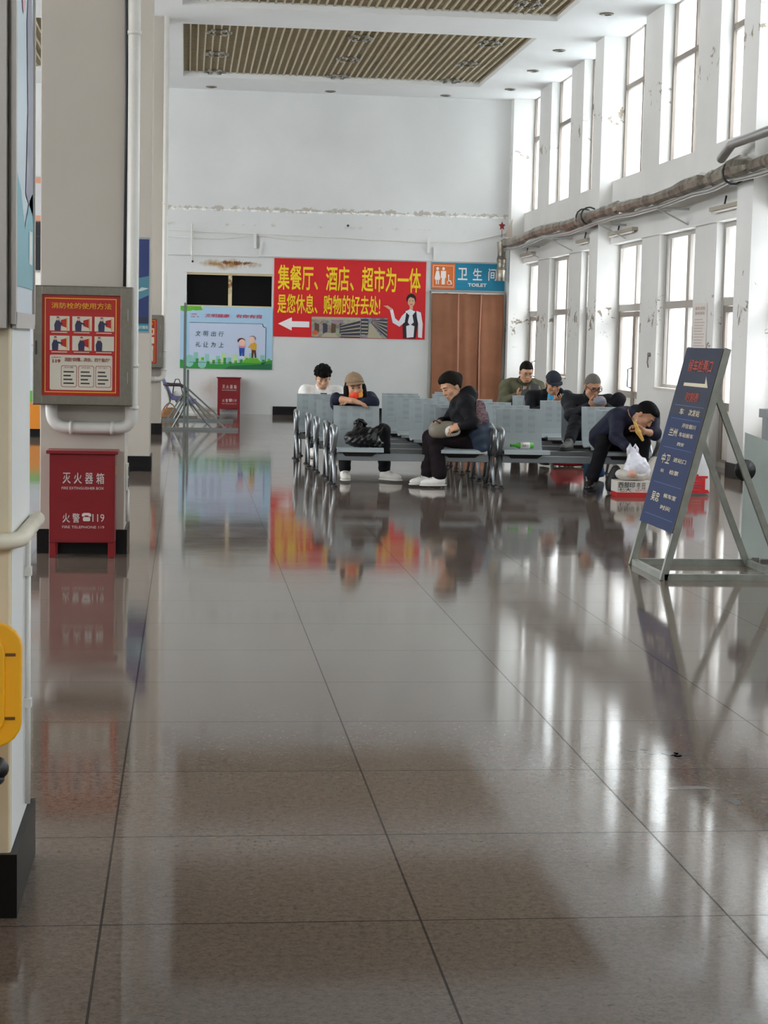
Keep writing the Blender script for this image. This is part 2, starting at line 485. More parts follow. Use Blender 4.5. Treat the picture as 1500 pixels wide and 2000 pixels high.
for k in range(0, len(_e), 2):
    for z0, z1 in ((.9, 3.0), (3.95, 6.05)): w.box(-8.0, -7.7, _e[k + 1], _e[k], z0, z1)
structure(w.build('wall_left', M['wall']))
for k, (a, b) in enumerate(ADDED_LW):  # left windows out of view, added for light on the facing wall
    for q, (z0, z1) in enumerate(((.9, 3.0), (3.95, 6.05))):
        f = MB()
        for j in range(5): f.box(-7.9, -7.82, a + (b - a - .06) * j / 4, a + (b - a - .06) * j / 4 + .06, z0, z1)
        f.box(-7.9, -7.82, a, b, z0, z0 + .06); f.box(-7.9, -7.82, a, b, z1 - .06, z1); f.box(-7.9, -7.82, a, b, z0 + 1.35, z0 + 1.41)
        _o = structure(f.build('window_%d' % (40 + 2 * k + q), M['alu'])); MB().box(-7.866, -7.86, a + .02, b - .02, z0 + .02, z1 - .02).build('pane', M['glass'], _o)
w = MB(); w.box(-8.0, 7.1, -6.8, -6.5, 0, 4.3); w.box(-8.0, -7.0, -6.8, -6.5, 4.3, 6.5); w.box(6.0, 7.1, -6.8, -6.5, 4.3, 6.5); w.box(-7.0, 6.0, -6.8, -6.5, 5.5, 6.5)
structure(w.build('wall_front', M['wall']))
w = MB()
for k in range(9): w.box(-7.0 + 1.618 * k, -6.94 + 1.618 * k, -6.7, -6.6, 4.3, 5.5)
w.box(-7, 6, -6.7, -6.6, 4.3, 4.36); w.box(-7, 6, -6.7, -6.6, 5.44, 5.5)
_o = structure(w.build('window_30', M['alu'])); MB().box(-7, 6, -6.66, -6.652, 4.32, 5.48).build('pane', M['glass'], _o)  # high windows behind the camera, unseen, added for frontal fill light

# right wall: pilasters every 7.45 m, three windows in each bay, two rows high
PIL = [(26.85, 27.42), (19.35, 19.92), (11.9, 12.47), (4.45, 5.02), (-3.0, -2.43)]
BAYS = [(27.42, 34.0), (19.92, 26.85), (12.47, 19.35), (5.02, 11.9), (-2.43, 4.45)]
w = MB()
w.box(6.19, 7.05, 34.0, 34.35, 0, 6.4)
for a, b in PIL: w.box(XP, 7.05, a, b, 0, 6.4)
w.box(XL, 7.05, -6.5, -3.0, 0, 6.4)
openings = []
for bi, (a, b) in enumerate(BAYS):
    L = b - a
    # from the far pilaster towards the viewer: window, wall, window, wall, window
    y = [b, b - 1.72, b - 2.68, b - 4.42, b - 5.36, a]
    if bi == 0: y = [34.0, 32.75, 31.7, 30.04, 29.08, a]
    wins = [(y[1], y[0]), (y[3], y[2]), (y[5], y[4])]
    for k in ((2, 1), (4, 3)):
        w.box(XL, 7.05, y[k[0]], y[k[1]], 0, 3.02)
        w.box(XU, 7.05, y[k[0]], y[k[1]], 3.98, 6.4)
    w.box(XU, 7.05, a, b, 3.02, 3.98)
    w.box(XL, 7.05, wins[1][0], wins[1][1], 0, 0.90)
    openings.append(wins)
structure(w.build('wall_right', M['wall_right']))
for i, (a, b) in enumerate(PIL + [(34.0, 34.3)]):
    x0 = XP if i < 5 else 6.19
    structure(MB().box(x0 - 0.015, x0 + 0.30, a - 0.015, b + 0.015, 0, 0.16).build('baseboard_right', M['black_stone']))

def frame(mb, x, a, b, z0, z1, t, dpt, mi=0):
    """outer frame of a window in the YZ plane"""
    mb.box(x, x + dpt, a, a + t, z0, z1, mi); mb.box(x, x + dpt, b - t, b, z0, z1, mi)
    mb.box(x, x + dpt, a + t, b - t, z0, z0 + t, mi); mb.box(x, x + dpt, a + t, b - t, z1 - t, z1, mi)
wi = di = 0
for bi, wins in enumerate(openings):
    for k, (a, b) in enumerate(wins):
        # tall upper window
        wi += 1
        f = MB(); frame(f, XW, a, b, 3.98, 6.2, 0.055, 0.09)
        ym = a + (b - a) * 0.40
        f.box(XW + 0.01, XW + 0.08, ym - 0.035, ym + 0.035, 4.03, 6.15)
        f.box(XW + 0.005, XW + 0.085, a + 0.05, b - 0.05, 5.34, 5.42)
        o = structure(f.build('window_%d' % wi, M['alu_dark'])); o.location.x += 0
        MB().box(XW + 0.04, XW + 0.046, a + 0.05, b - 0.05, 4.02, 6.16).build('pane', M['frosted'], o)
        # lower window or glazed door
        if k == 1:
            wi += 1
            f = MB(); frame(f, XW, a, b, 0.90, 3.02, 0.06, 0.09)
            ym = a + (b - a) * 0.36
            f.box(XW + 0.01, XW + 0.08, ym - 0.04, ym + 0.04, 0.95, 2.98); f.box(XW + 0.005, XW + 0.085, a + 0.05, b - 0.05, 2.00, 2.10)
            for q in (b - 0.16, ym + 0.10): f.box(XW + 0.02, XW + 0.07, q - 0.03, q + 0.03, 0.95, 2.98)
            o = structure(f.build('window_%d' % wi, M['alu']))
            MB().box(XW + 0.04, XW + 0.046, a + 0.05, b - 0.05, 0.95, 2.97).build('pane', M['glass'], o)
            MB().box(XL - 0.02, XW + 0.02, a - 0.02, b + 0.02, 0.88, 0.915).build('sill', M['wood_light'], o)
        else:
            di += 1
            f = MB(); frame(f, XW, a, b, 0.0, 3.02, 0.06, 0.09)
            f.box(XW + 0.005, XW + 0.085, a + 0.05, b - 0.05, 2.00, 2.10)
            ym = a + (b - a) * 0.42
            f.box(XW + 0.01, XW + 0.08, ym - 0.035, ym + 0.035, 2.10, 2.98)
            o = structure(f.build('door_%d' % di, M['alu']))
            for (p, q) in ((a + 0.06, ym), (ym, b - 0.06)):
                lf = MB(); frame(lf, XW + 0.01, p + 0.005, q - 0.005, 0.02, 1.99, 0.075, 0.06)
                lf.box(XW + 0.015, XW + 0.065, p + 0.07, q - 0.07, 0.70, 0.80)
                lf.box(XW + 0.03, XW + 0.05, p + 0.07, q - 0.07, 0.09, 0.70, 1)
                leaf = lf.build('door_leaf', [M['alu_dark'], M['wood_light']], o)
            MB().tube([(XW + 0.01, ym + 0.05, 0.85), (XW - 0.05, ym + 0.05, 0.87), (XW - 0.05, ym + 0.05, 1.13), (XW + 0.01, ym + 0.05, 1.15)], 0.011, 8).build('door_handle', M['chrome'], o)
            MB().box(XW + 0.04, XW + 0.046, a + 0.05, b - 0.05, 0.78, 2.97).build('pane', M['glass'], o)

# window in the back wall: black void behind a rusty mullion
f = MB(); f.box(0.775, 0.845, YB + 0.02, YB + 0.10, 2.04, 2.70); f.box(-0.02, 1.62, YB + 0.04, YB + 0.10, 2.66, 2.70); f.box(-0.02, 1.62, YB + 0.04, YB + 0.10, 2.04, 2.08)
structure(f.build('window_%d' % (wi + 1), wall_paint('rusty_cream_frame', '#d9caa5', rust=[(0.8, 0.4, 2.5, 0.5, 14, 0.3, 0.5, '#7b4f22')])))
v = MB(); v.box(-0.02, 1.62, YB + 0.28, YB + 0.32, 2.0, 2.72)
structure(v.build('window_%d' % (wi + 2), mat('dark_pane', '#0c0c0c', 0.5, spec=.15)))

# doorway behind the curtain: frame only
f = MB(); f.box(4.68, 4.74, YB - 0.03, YB + 0.2, 0, 2.45); f.box(6.10, 6.16, YB - 0.03, YB + 0.2, 0, 2.45); f.box(4.68, 6.16, YB - 0.03, YB + 0.2, 2.42, 2.47)
structure(f.build('door_%d' % (di + 1), M['alu']))

structure(MB().box(1.66, 4.66, YB - 0.025, YB + 0.01, 0, 0.16).build('baseboard_back', M['black_stone']))
structure(MB().box(-7.6, -0.9, YB - 0.025, YB + 0.01, 0, 0.16).build('baseboard_back', M['black_stone']))

# free-standing square columns
COLY = [(4.45, 4.97), (12.02, 12.58), (19.42, 19.98), (26.75, 27.31)]
for i, (a, b) in enumerate(COLY):
    x0, x1 = ((-0.98, -0.432), (-0.975, -0.41), (-0.96, -0.395), (-0.95, -0.385))[i]
    c = structure(MB().box(x0, x1, a, b, 0, ZC + 0.05).build('pillar', M['pillar' if i else 'cream'], bevel=0.006))
    structure(MB().box(x0 - 0.018, x1 + 0.018, a - 0.018, b + 0.018, 0, 0.165).build('baseboard_pillar', M['black_stone']))
structure(MB().box(-0.4318, -0.4305, 4.46, 4.965, 0.17, 1.49).build('trim_2', M['wall']))

# ceiling: plaster slab with sunk bays of metal grille
COF_Y = [(27.28, 32.7), (20.3, 25.8), (12.9, 18.6), (5.4, 11.2), (-3.0, 3.7)]
COF_X = [(-6.6, -1.15), (-0.12, 5.29)]
xs = [-8.0, -6.6, -1.15, -0.12, 5.29, 7.05]
ys = sorted({-6.8, 34.6} | {v for ab in COF_Y for v in ab})
w = MB()
for i in range(len(xs) - 1):
    for j in range(len(ys) - 1):
        hole = any(abs(xs[i] - a) < .01 for a, b in COF_X) and any(abs(ys[j] - a) < .01 for a, b in COF_Y)
        if not hole: w.box(xs[i], xs[i + 1], ys[j], ys[j + 1], ZC, ZC + 0.5)
structure(w.build('ceiling', M['ceil']))
structure(MB().box(-8, 7.05, -6.8, 34.6, ZC + 0.5, ZC + 0.6).build('ceiling_void', M['dark_void']))
for (x0, x1) in COF_X:
    for (y0, y1) in COF_Y:
        g = MB()
        k = int((x1 - x0) / 0.12)
        for i in range(k + 1):
            x = x0 + (x1 - x0) * i / k
            g.box(x - 0.012, x + 0.012, y0, y1, ZC + 0.075, ZC + 0.13)
        m = int((y1 - y0) / 0.075)
        for j in range(m + 1):
            y = y0 + (y1 - y0) * j / m
            g.box(x0, x1, y - 0.004, y + 0.004, ZC + 0.10, ZC + 0.15)
        structure(g.build('ceiling_grille', M['slat']))

# outside: forecourt, a pale building across it
structure(MB().box(-30, 60, -40, 80, -0.45, -0.22).build('ground_outside', mat('pale_concrete', '#c9cbcb', 0.9)))
e = MB(); e.box(24, 26, -20, 170, -0.22, 11.0)
for k in range(27):
    e.box(23.7, 24.0, -15 + 7 * k, -13.2 + 7 * k, -.22, 11.0, 2)
    for z in (1.0, 4.2, 7.4): e.box(23.96, 24.01, -12 + 7 * k, -9 + 7 * k, z, z + 1.8, 1)
structure(e.build('wall_outside', [mat('grey_render', '#8c949c', 0.9), mat('outside_pane', '#4f5d69', 0.4), mat('pale_render', '#bfc4c8', .9)]))

# water drops and a smear on the polished floor
mb = MB()
for (x, y, a, b_) in ((1.64, 6.23, .018, .02), (1.69, 6.24, .015, .015), (1.70, 6.19, .02, .025), (1.77, 6.17, .03, .03), (1.785, 6.14, .02, .02), (1.81, 6.17, .025, .03), (1.79, 6.12, .02, .025), (1.80, 5.50, .02, .04), (1.79, 5.67, .012, .02)):
    vs = [(x + a * math.cos(t) * (1 + .2 * math.sin(3 * t)), y + b_ * math.sin(t), .0006) for t in [k * math.pi / 7 for k in range(14)]]
    mb.add(vs, [tuple(range(14))])
vs = [(1.62 + .075 * (1 + math.cos(t)), 5.67 + .045 * math.sin(t) * (.5 + .5 * math.cos(t * .5)), .0005) for t in [k * math.pi / 10 for k in range(20)]]
mb.add(vs, [tuple(range(20))], 1)
_w = mb.build('floor_stain', [mat('damp_spot', '#3a3432', .12), mat('damp_smear', '#6f6a68', .10)], _fl); _w['kind'] = 'structure'

# ================================================================== things on the walls and columns
# ---- red banner
b = thing('banner', 'big red banner with yellow characters, white arrow and uniformed hostess, on the end wall', 'banner', (3.12, 34.22, 2.25))
B = Board((1.65, 34.285, 1.51), (2.95, 0, 0), (0, 0, 1.50))
mb = MB(); B.slab(mb, 0.012)
mb.build('cloth', M['banner_red'], b)
mb = MB(); B.text(mb, '集餐厅、酒店、超市为一体', .025, .965, .60, .92, bold=0.014); B.text(mb, '是您休息、购物的好去处!', .025, .70, .30, .55, bold=0.014)
mb.build('lettering', M['banner_yellow'], b)
mb = MB(); B.poly(mb, [(.03, .165), (.12, .25), (.12, .20), (.235, .20), (.235, .125), (.12, .125), (.12, .08)])
mb.build('arrow', mat('arrow_white', '#f2ecec', .6), b, label='white arrow pointing to the side')
def shelves_mat(name, base, sc):
    m = bpy.data.materials.new(name); m.use_nodes = True
    n, l = m.node_tree.nodes, m.node_tree.links; bs = n['Principled BSDF']; bs.inputs['Roughness'].default_value = .6
    t = n.new('ShaderNodeTexCoord'); mp = n.new('ShaderNodeMapping'); mp.inputs['Scale'].default_value = sc
    l.new(t.outputs['Object'], mp.inputs[0])
    v = n.new('ShaderNodeTexVoronoi'); v.inputs['Scale'].default_value = 1; l.new(mp.outputs[0], v.inputs['Vector'])
    h = n.new('ShaderNodeHueSaturation'); h.inputs['Saturation'].default_value = 0.55; h.inputs['Value'].default_value = 0.55
    l.new(v.outputs['Color'], h.inputs['Color'])
    mx = n.new('ShaderNodeMix'); mx.data_type = 'RGBA'; mx.inputs[0].default_value = .45; l.new(h.outputs[0], mx.inputs[6]); mx.inputs[7].default_value = (*lin(rgb(base)), 1)
    l.new(mx.outputs[2], bs.inputs['Base Color']); return m
for (u0, u1, base, kind) in ((.25, .57, '#8a7a5c', 0), (.57, .75, '#5c6a86', 1)):
    mb = MB(); B.rect(mb, u0, u1, .005, .265, 0)
    if kind == 0:
        B.rect(mb, u0, u1, .23, .265, 1, .004)
        for k in range(5): B.poly(mb, [(u0 + .02 + k * .055, .05), (u0 + .05 + k * .055, .07), (u0 + .05 + k * .055, .17), (u0 + .02 + k * .055, .19)], 2 + k % 2, .004)
        B.poly(mb, [(u0 + .19, .005), (u1, .005), (u1, .24), (u0 + .21, .17)], 3, .005)
        for k in range(5): B.poly(mb, [(u0 + .19, .02 + k * .034), (u1, .02 + k * .052), (u1, .035 + k * .052), (u0 + .19, .028 + k * .034)], 1, .006)
        B.poly(mb, [(u0 + .06, .005), (u0 + .18, .005), (u0 + .15, .06), (u0 + .09, .06)], 1, .0055); B.disc(mb, u0 + .025, .06, .02, .03, 4, .006)
    else:
        B.poly(mb, [(u0 + .05, .005), (u0 + .15, .005), (u0 + .075, .19), (u0 + .06, .19)], 1, .004)
        B.rect(mb, u0 + .005, u0 + .055, .05, .25, 3, .004)
        for k in range(4): B.rect(mb, u0 + .008, u0 + .052, .07 + k * .045, .085 + k * .045, 1, .005)
        B.poly(mb, [(u0 + .075, .19), (u1, .005), (u1, .25), (u0 + .075, .23)], 3, .005)
        for k in range(4): B.poly(mb, [(u0 + .08, .195 + k * .008), (u1, .04 + k * .055), (u1, .055 + k * .055), (u0 + .08, .20 + k * .008)], 1, .006)
    mb.build('photo', [shelves_mat('shop_shelves_%d' % kind, base, (16, 16, 24)), mat('shelf_cream', '#b3aa92', .6), mat('shelf_brown', '#5b4636', .6), mat('shelf_dark', '#3d3b4a', .6), mat('shelf_orange', '#c8602a', .6)], b, label='photo of stocked shop shelves')
mb = MB()   # hostess, printed
B.poly(mb, [(.855, .01), (.94, .01), (.955, .25), (.945, .36), (.90, .39), (.865, .37), (.85, .25)], 1, .004)
B.poly(mb, [(.875, .36), (.845, .30), (.825, .23), (.80, .27), (.785, .38), (.765, .37), (.785, .21), (.83, .16), (.865, .22)], 0, .005)
B.poly(mb, [(.94, .37), (.97, .35), (.985, .2), (.982, .02), (.955, .03), (.955, .2), (.945, .28)], 0, .005)
B.poly(mb, [(.765, .37), (.785, .385), (.75, .43), (.72, .425), (.735, .412)], 2, .005)
B.poly(mb, [(.865, .36), (.90, .39), (.935, .36), (.915, .31), (.925, .22), (.90, .18), (.885, .22), (.895, .31)], 0, .006)
B.poly(mb, [(.88, .02), (.925, .03), (.93, .17), (.905, .19), (.875, .17)], 0, .006)
B.disc(mb, .905, .52, .033, .068, 3, .004); B.disc(mb, .906, .485, .024, .062, 2, .005); B.rect(mb, .895, .917, .385, .43, 2, .0045)
B.poly(mb, [(.875, .50), (.88, .56), (.905, .575), (.933, .55), (.935, .49), (.925, .53), (.90, .545), (.885, .53)], 3, .006)
B.rect(mb, .898, .914, .447, .455, 4, .006); B.rect(mb, .890, .899, .493, .499, 3, .006); B.rect(mb, .911, .920, .493, .499, 3, .006)
mb.build('hostess_picture', [mat('blouse_white', '#e6e6ec', .6), mat('vest_black', '#1d1a26', .6), mat('printed_skin', '#dba88a', .6), mat('printed_hair', '#1b1518', .6), mat('printed_lip', '#b43038', .6)], b, label='printed picture of a smiling hostess in white blouse and black waistcoat')

# ---- toilet sign
t = thing('toilet_sign', 'orange and teal restroom sign above the brown curtain', 'sign', (5.4, 34.22, 2.75))
B = Board((4.70, 34.285, 2.485), (1.45, 0, 0), (0, 0, .52))
mb = MB(); B.slab(mb, 0.02, 0); B.rect(mb, .005, .325, .03, .97, 1, .001); mb.build('board', [M['teal'], M['orange']], t)
mb = MB(); B.ring(mb, .025, .305, .10, .90, .005, .014, 0)
for cx, skirt in ((.085, 1), (.165, 0)):
    B.disc(mb, cx, .78, .018, .06, 0)
    if skirt: B.poly(mb, [(cx - .018, .70), (cx + .018, .70), (cx + .04, .42), (cx + .034, .40), (cx + .03, .36), (cx - .03, .36), (cx - .034, .40), (cx - .04, .42)], 0)
    else: B.poly(mb, [(cx - .035, .70), (cx + .035, .70), (cx + .035, .44), (cx + .022, .44), (cx + .022, .20), (cx - .022, .20), (cx - .022, .44), (cx - .035, .44)], 0)
    if skirt:
        for q in (-.014, .014): B.rect(mb, cx + q - .007, cx + q + .007, .20, .37, 0)
B.disc(mb, .235, .53, .010, .035, 0)
B.poly(mb, [(.229, .50), (.241, .50), (.244, .36), (.268, .35), (.285, .22), (.275, .20), (.26, .31), (.233, .33)], 0)
for k in range(14):
    a0 = 110 + k * 17; a1 = a0 + 17
    pts = [(.245 + r * .030 * math.cos(math.radians(a)), .27 + r * .085 * math.sin(math.radians(a))) for r, a in ((1, a0), (1, a1), (.78, a1), (.78, a0))]
    B.poly(mb, pts[::-1], 0)
mb.build('pictogram', M['white_ink'], t, label='white woman, man and wheelchair figures')
mb = MB(); B.text(mb, '卫', .36, .49, .38, .83, bold=.016); B.text(mb, '生', .565, .69, .38, .83, bold=.016); B.text(mb, '间', .775, .89, .38, .83, bold=.016); B.text(mb, 'TOILET', .50, .755, .14, .27, bold=.03)
mb.build('lettering', M['white_ink'], t)

# ---- curtain in the doorway
c = thing('curtain', 'brown three-strip curtain hanging in the restroom doorway', 'curtain', (5.41, 34.2, 0.1))
def cloth_strip(x0, x1, z0, z1, y, ph, amp):
    nx, nz = 26, 18; vs = []
    for i in range(nx + 1):
        for j in range(nz + 1):
            u, v = i / nx, j / nz
            yy = y + amp * (0.3 + 0.7 * (1 - v)) * math.sin(u * 5.5 + ph + 1.6 * v) + .006 * math.sin(u * 15 + ph * 2 + 3 * v)
            vs.append((x0 + (x1 - x0) * u + .01 * math.sin(v * 5 + ph), yy, z0 + (z1 - z0) * v))
    fs = [(i * (nz + 1) + j, (i + 1) * (nz + 1) + j, (i + 1) * (nz + 1) + j + 1, i * (nz + 1) + j + 1) for i in range(nx) for j in range(nz)]
    return vs, fs
for k, (x0, x1) in enumerate(((4.73, 5.24), (5.24, 5.67), (5.67, 6.12))):
    mb = MB(); mb.add(*cloth_strip(x0, x1, 0.10, 2.42, 34.2, k * 1.9, .022), smooth=True)
    o = mb.build('curtain_strip', M['curtain'], c)
    o.modifiers.new('thick', 'SOLIDIFY').thickness = .006
    if k < 2:
        mb = MB(); mb.tube([(x1 + .01 * math.sin(v * 5 + k * 1.9), 34.155, .12 + 2.28 * v) for v in [q / 12 for q in range(13)]], .013, 6); mb.build('hem', M['curtain_trim'], o)
mb = MB(); mb.tube([(4.70, 34.2, 2.425), (6.14, 34.2, 2.425)], .014, 8); mb.build('curtain_rod', M['pvc'], c)

# ---- green poster
p = thing('poster', 'pale blue poster with green hills and two cartoon people, under the black window', 'poster', (.75, 34.22, 1.45))
B = Board((-0.135, 34.285, 0.865), (1.77, 0, 0), (0, 0, 1.19))
PM = [mat('poster_' + k, v, .45) for k, v in dict(sky='#a9cbe6', pale='#c3d0e8', green='#2f9440', dark='#1c6b42', light='#63b32e', lime='#b8dc9a', line='#27595a', skin='#f0c4ae', hair='#5e2d25', blue='#1d4fa6', grey='#8b8a96', gold='#d9a52c', brown='#5b3a28', pink='#d98aa0', teal='#8cc7bd', white='#e4f0f2', red='#c92a48').items()]
sky, pale, green, dark, light, lime, line, skin, hair, blue, grey, gold, brown, pink, teal_, white_, red_ = range(17)
mb = MB(); B.slab(mb, .012, sky)
B.rect(mb, .10, .93, .10, .74, pale, .001)
B.disc(mb, .08, .97, .07, .05, light, .002, a0=180, a1=360); B.disc(mb, .18, 1.0, .07, .07, lime, .0015, a0=180, a1=360); B.poly(mb, [(0, 1), (.0, .93), (.06, .9), (.1, .95), (.16, .93), (.24, .94), (.22, 1)], light, .0025)
for k in range(16):
    u = .03 + k * .06; h = .16 + .10 * ((k * 7) % 5) / 4
    B.rect(mb, u, u + .045, .08, h, lime if k % 2 else teal_, .002); B.rect(mb, u + .02, u + .05, .08, .12 + .06 * ((k * 5) % 4) / 3, green if k % 3 else light, .003)
B.poly(mb, [(0, 0), (1, 0), (1, .16), (.9, .12), (.8, .16), (.7, .12), (.6, .09), (.4, .075), (.2, .09), (.08, .12), (0, .14)], green, .0035)
B.poly(mb, [(.66, .09), (.70, .155), (.76, .185), (.84, .18), (.88, .12), (.88, .09)], light, .0045)
B.poly(mb, [(.48, 0), (1, 0), (1, .1), (.75, .07), (.55, .055)], dark, .004)
B.disc(mb, .24, .07, .045, .068, teal_, .005); B.disc(mb, .10, .12, .05, .10, teal_, .0045)
for (u0, v0, u1, v1) in ((.10, .735, .885, .742), (.925, .115, .931, .67), (.10, .095, .88, .101)):
    B.rect(mb, u0, u1, v0, v1, line, .006)
B.poly(mb, [(.885, .742), (.893, .742), (.90, .70), (.931, .68), (.931, .67), (.895, .69)], line, .006)
B.poly(mb, [(.88, .101), (.888, .101), (.895, .075), (.931, .115), (.925, .12), (.89, .085)], line, .006)
# child and old man
B.poly(mb, [(.645, .205), (.665, .205), (.67, .30), (.675, .205), (.695, .205), (.70, .345), (.64, .345)], blue, .007)
B.poly(mb, [(.63, .345), (.71, .345), (.705, .375), (.64, .375)], pink, .0075); B.disc(mb, .672, .43, .036, .055, skin, .008); B.disc(mb, .662, .455, .044, .05, hair, .0075, a0=0, a1=200)
B.rect(mb, .645, .667, .19, .21, white_, .0078); B.rect(mb, .673, .697, .19, .21, white_, .0078)
B.poly(mb, [(.775, .185), (.79, .185), (.80, .28), (.812, .185), (.828, .19), (.82, .32), (.775, .32)], brown, .007)
B.poly(mb, [(.765, .32), (.825, .31), (.83, .40), (.815, .435), (.775, .425), (.735, .36), (.74, .345), (.765, .36)], gold, .0075)
B.disc(mb, .775, .475, .034, .055, skin, .008); B.disc(mb, .785, .50, .038, .045, grey, .0076, a0=-40, a1=190)
mb.build('print', PM, p)
mb = MB(); B.text(mb, '文明健康', .265, .53, .825, .885, 0, .008, .012, .1); B.text(mb, '有你有我', .60, .885, .825, .885, 0, .008, .012, .1); B.text(mb, '宁夏园区', .105, .18, .86, .885, 0, .008); B.text(mb, '公益广告', .11, .20, .82, .845, 0, .008)
mb.build('heading_text', PM[red_], p, label='red heading characters')
mb = MB()
for tx, v0 in (('文明出行', .52), ('礼让为上', .345)):
    for k, ch in enumerate(tx): B.text(mb, ch, .165 + k * .083, .22 + k * .083, v0, v0 + .085, 0, .008, .005, .15)
mb.build('slogan_text', PM[line], p, label='dark green slogan characters')

# ---- fire extinguisher boxes
def extinguisher_box(loc, label):
    r = thing('fire_extinguisher_box', label, 'fire extinguisher box', (0, 0, 0), 'red fire extinguisher boxes')
    W, D, H = .43, .22, .69
    mb = MB(); mb.box(-W / 2, W / 2, 0, D, .10, H)
    for sx in (-1, 1):
        for y0 in (0, D - .04): mb.box(sx * W / 2 - (.045 if sx > 0 else 0), sx * W / 2 + (0 if sx > 0 else .045), y0, y0 + .04, 0, .10)
    mb.build('cabinet', M['red_paint'], r, bevel=.004)
    MB().box(-W / 2 - .02, W / 2 + .02, -.025, D, H, H + .022).build('lid', M['red_paint'], r, bevel=.004)
    B = Board((-W / 2, 0, 0), (W, 0, 0), (0, 0, H))
    mb = MB(); B.rect(mb, .03, .97, .16, .555, 0, .004); B.rect(mb, .03, .97, .565, .985, 0, .004)
    dr = mb.build('door', M['red_paint'], r)
    mb = MB()
    for k, ch in enumerate('灭火器箱'): B.text(mb, ch, .205 + k * .17, .325 + k * .17, .715, .82, 0, .006, .008)
    B.text(mb, 'FIRE EXTINGUISHER BOX', .19, .83, .66, .685, 0, .006)
    for k, ch in enumerate('火警'): B.text(mb, ch, .205 + k * .15, .315 + k * .15, .34, .43, 0, .006, .008)
    B.text(mb, '119', .66, .84, .35, .425, 0, .006); B.text(mb, 'FIRE TELEPHONE 119', .20, .84, .285, .31, 0, .006)
    B.rrect(mb, .515, .625, .355, .395, .02, .012, 0, .006); B.poly(mb, [(.50, .40), (.50, .425), (.53, .435), (.61, .435), (.64, .425), (.64, .40), (.60, .40), (.60, .41), (.54, .41), (.54, .40)], 0, .006)
    mb.build('lettering', M['grey_ink'], dr)
    MB().box(W / 2 - .002, W / 2 + .006, .03, .05, .56, .61).build('latch', M['yellow_plastic'], r, label='small yellow latch')
    r.location = loc
    return r
e1 = extinguisher_box((-.68, 11.78, 0), 'red fire extinguisher box standing on the floor beneath the hydrant cabinet')
e2 = copy_tree(e1); e2.location = (.805, 34.02, 0); e2['label'] = 'red fire extinguisher box against the end wall below the green poster'

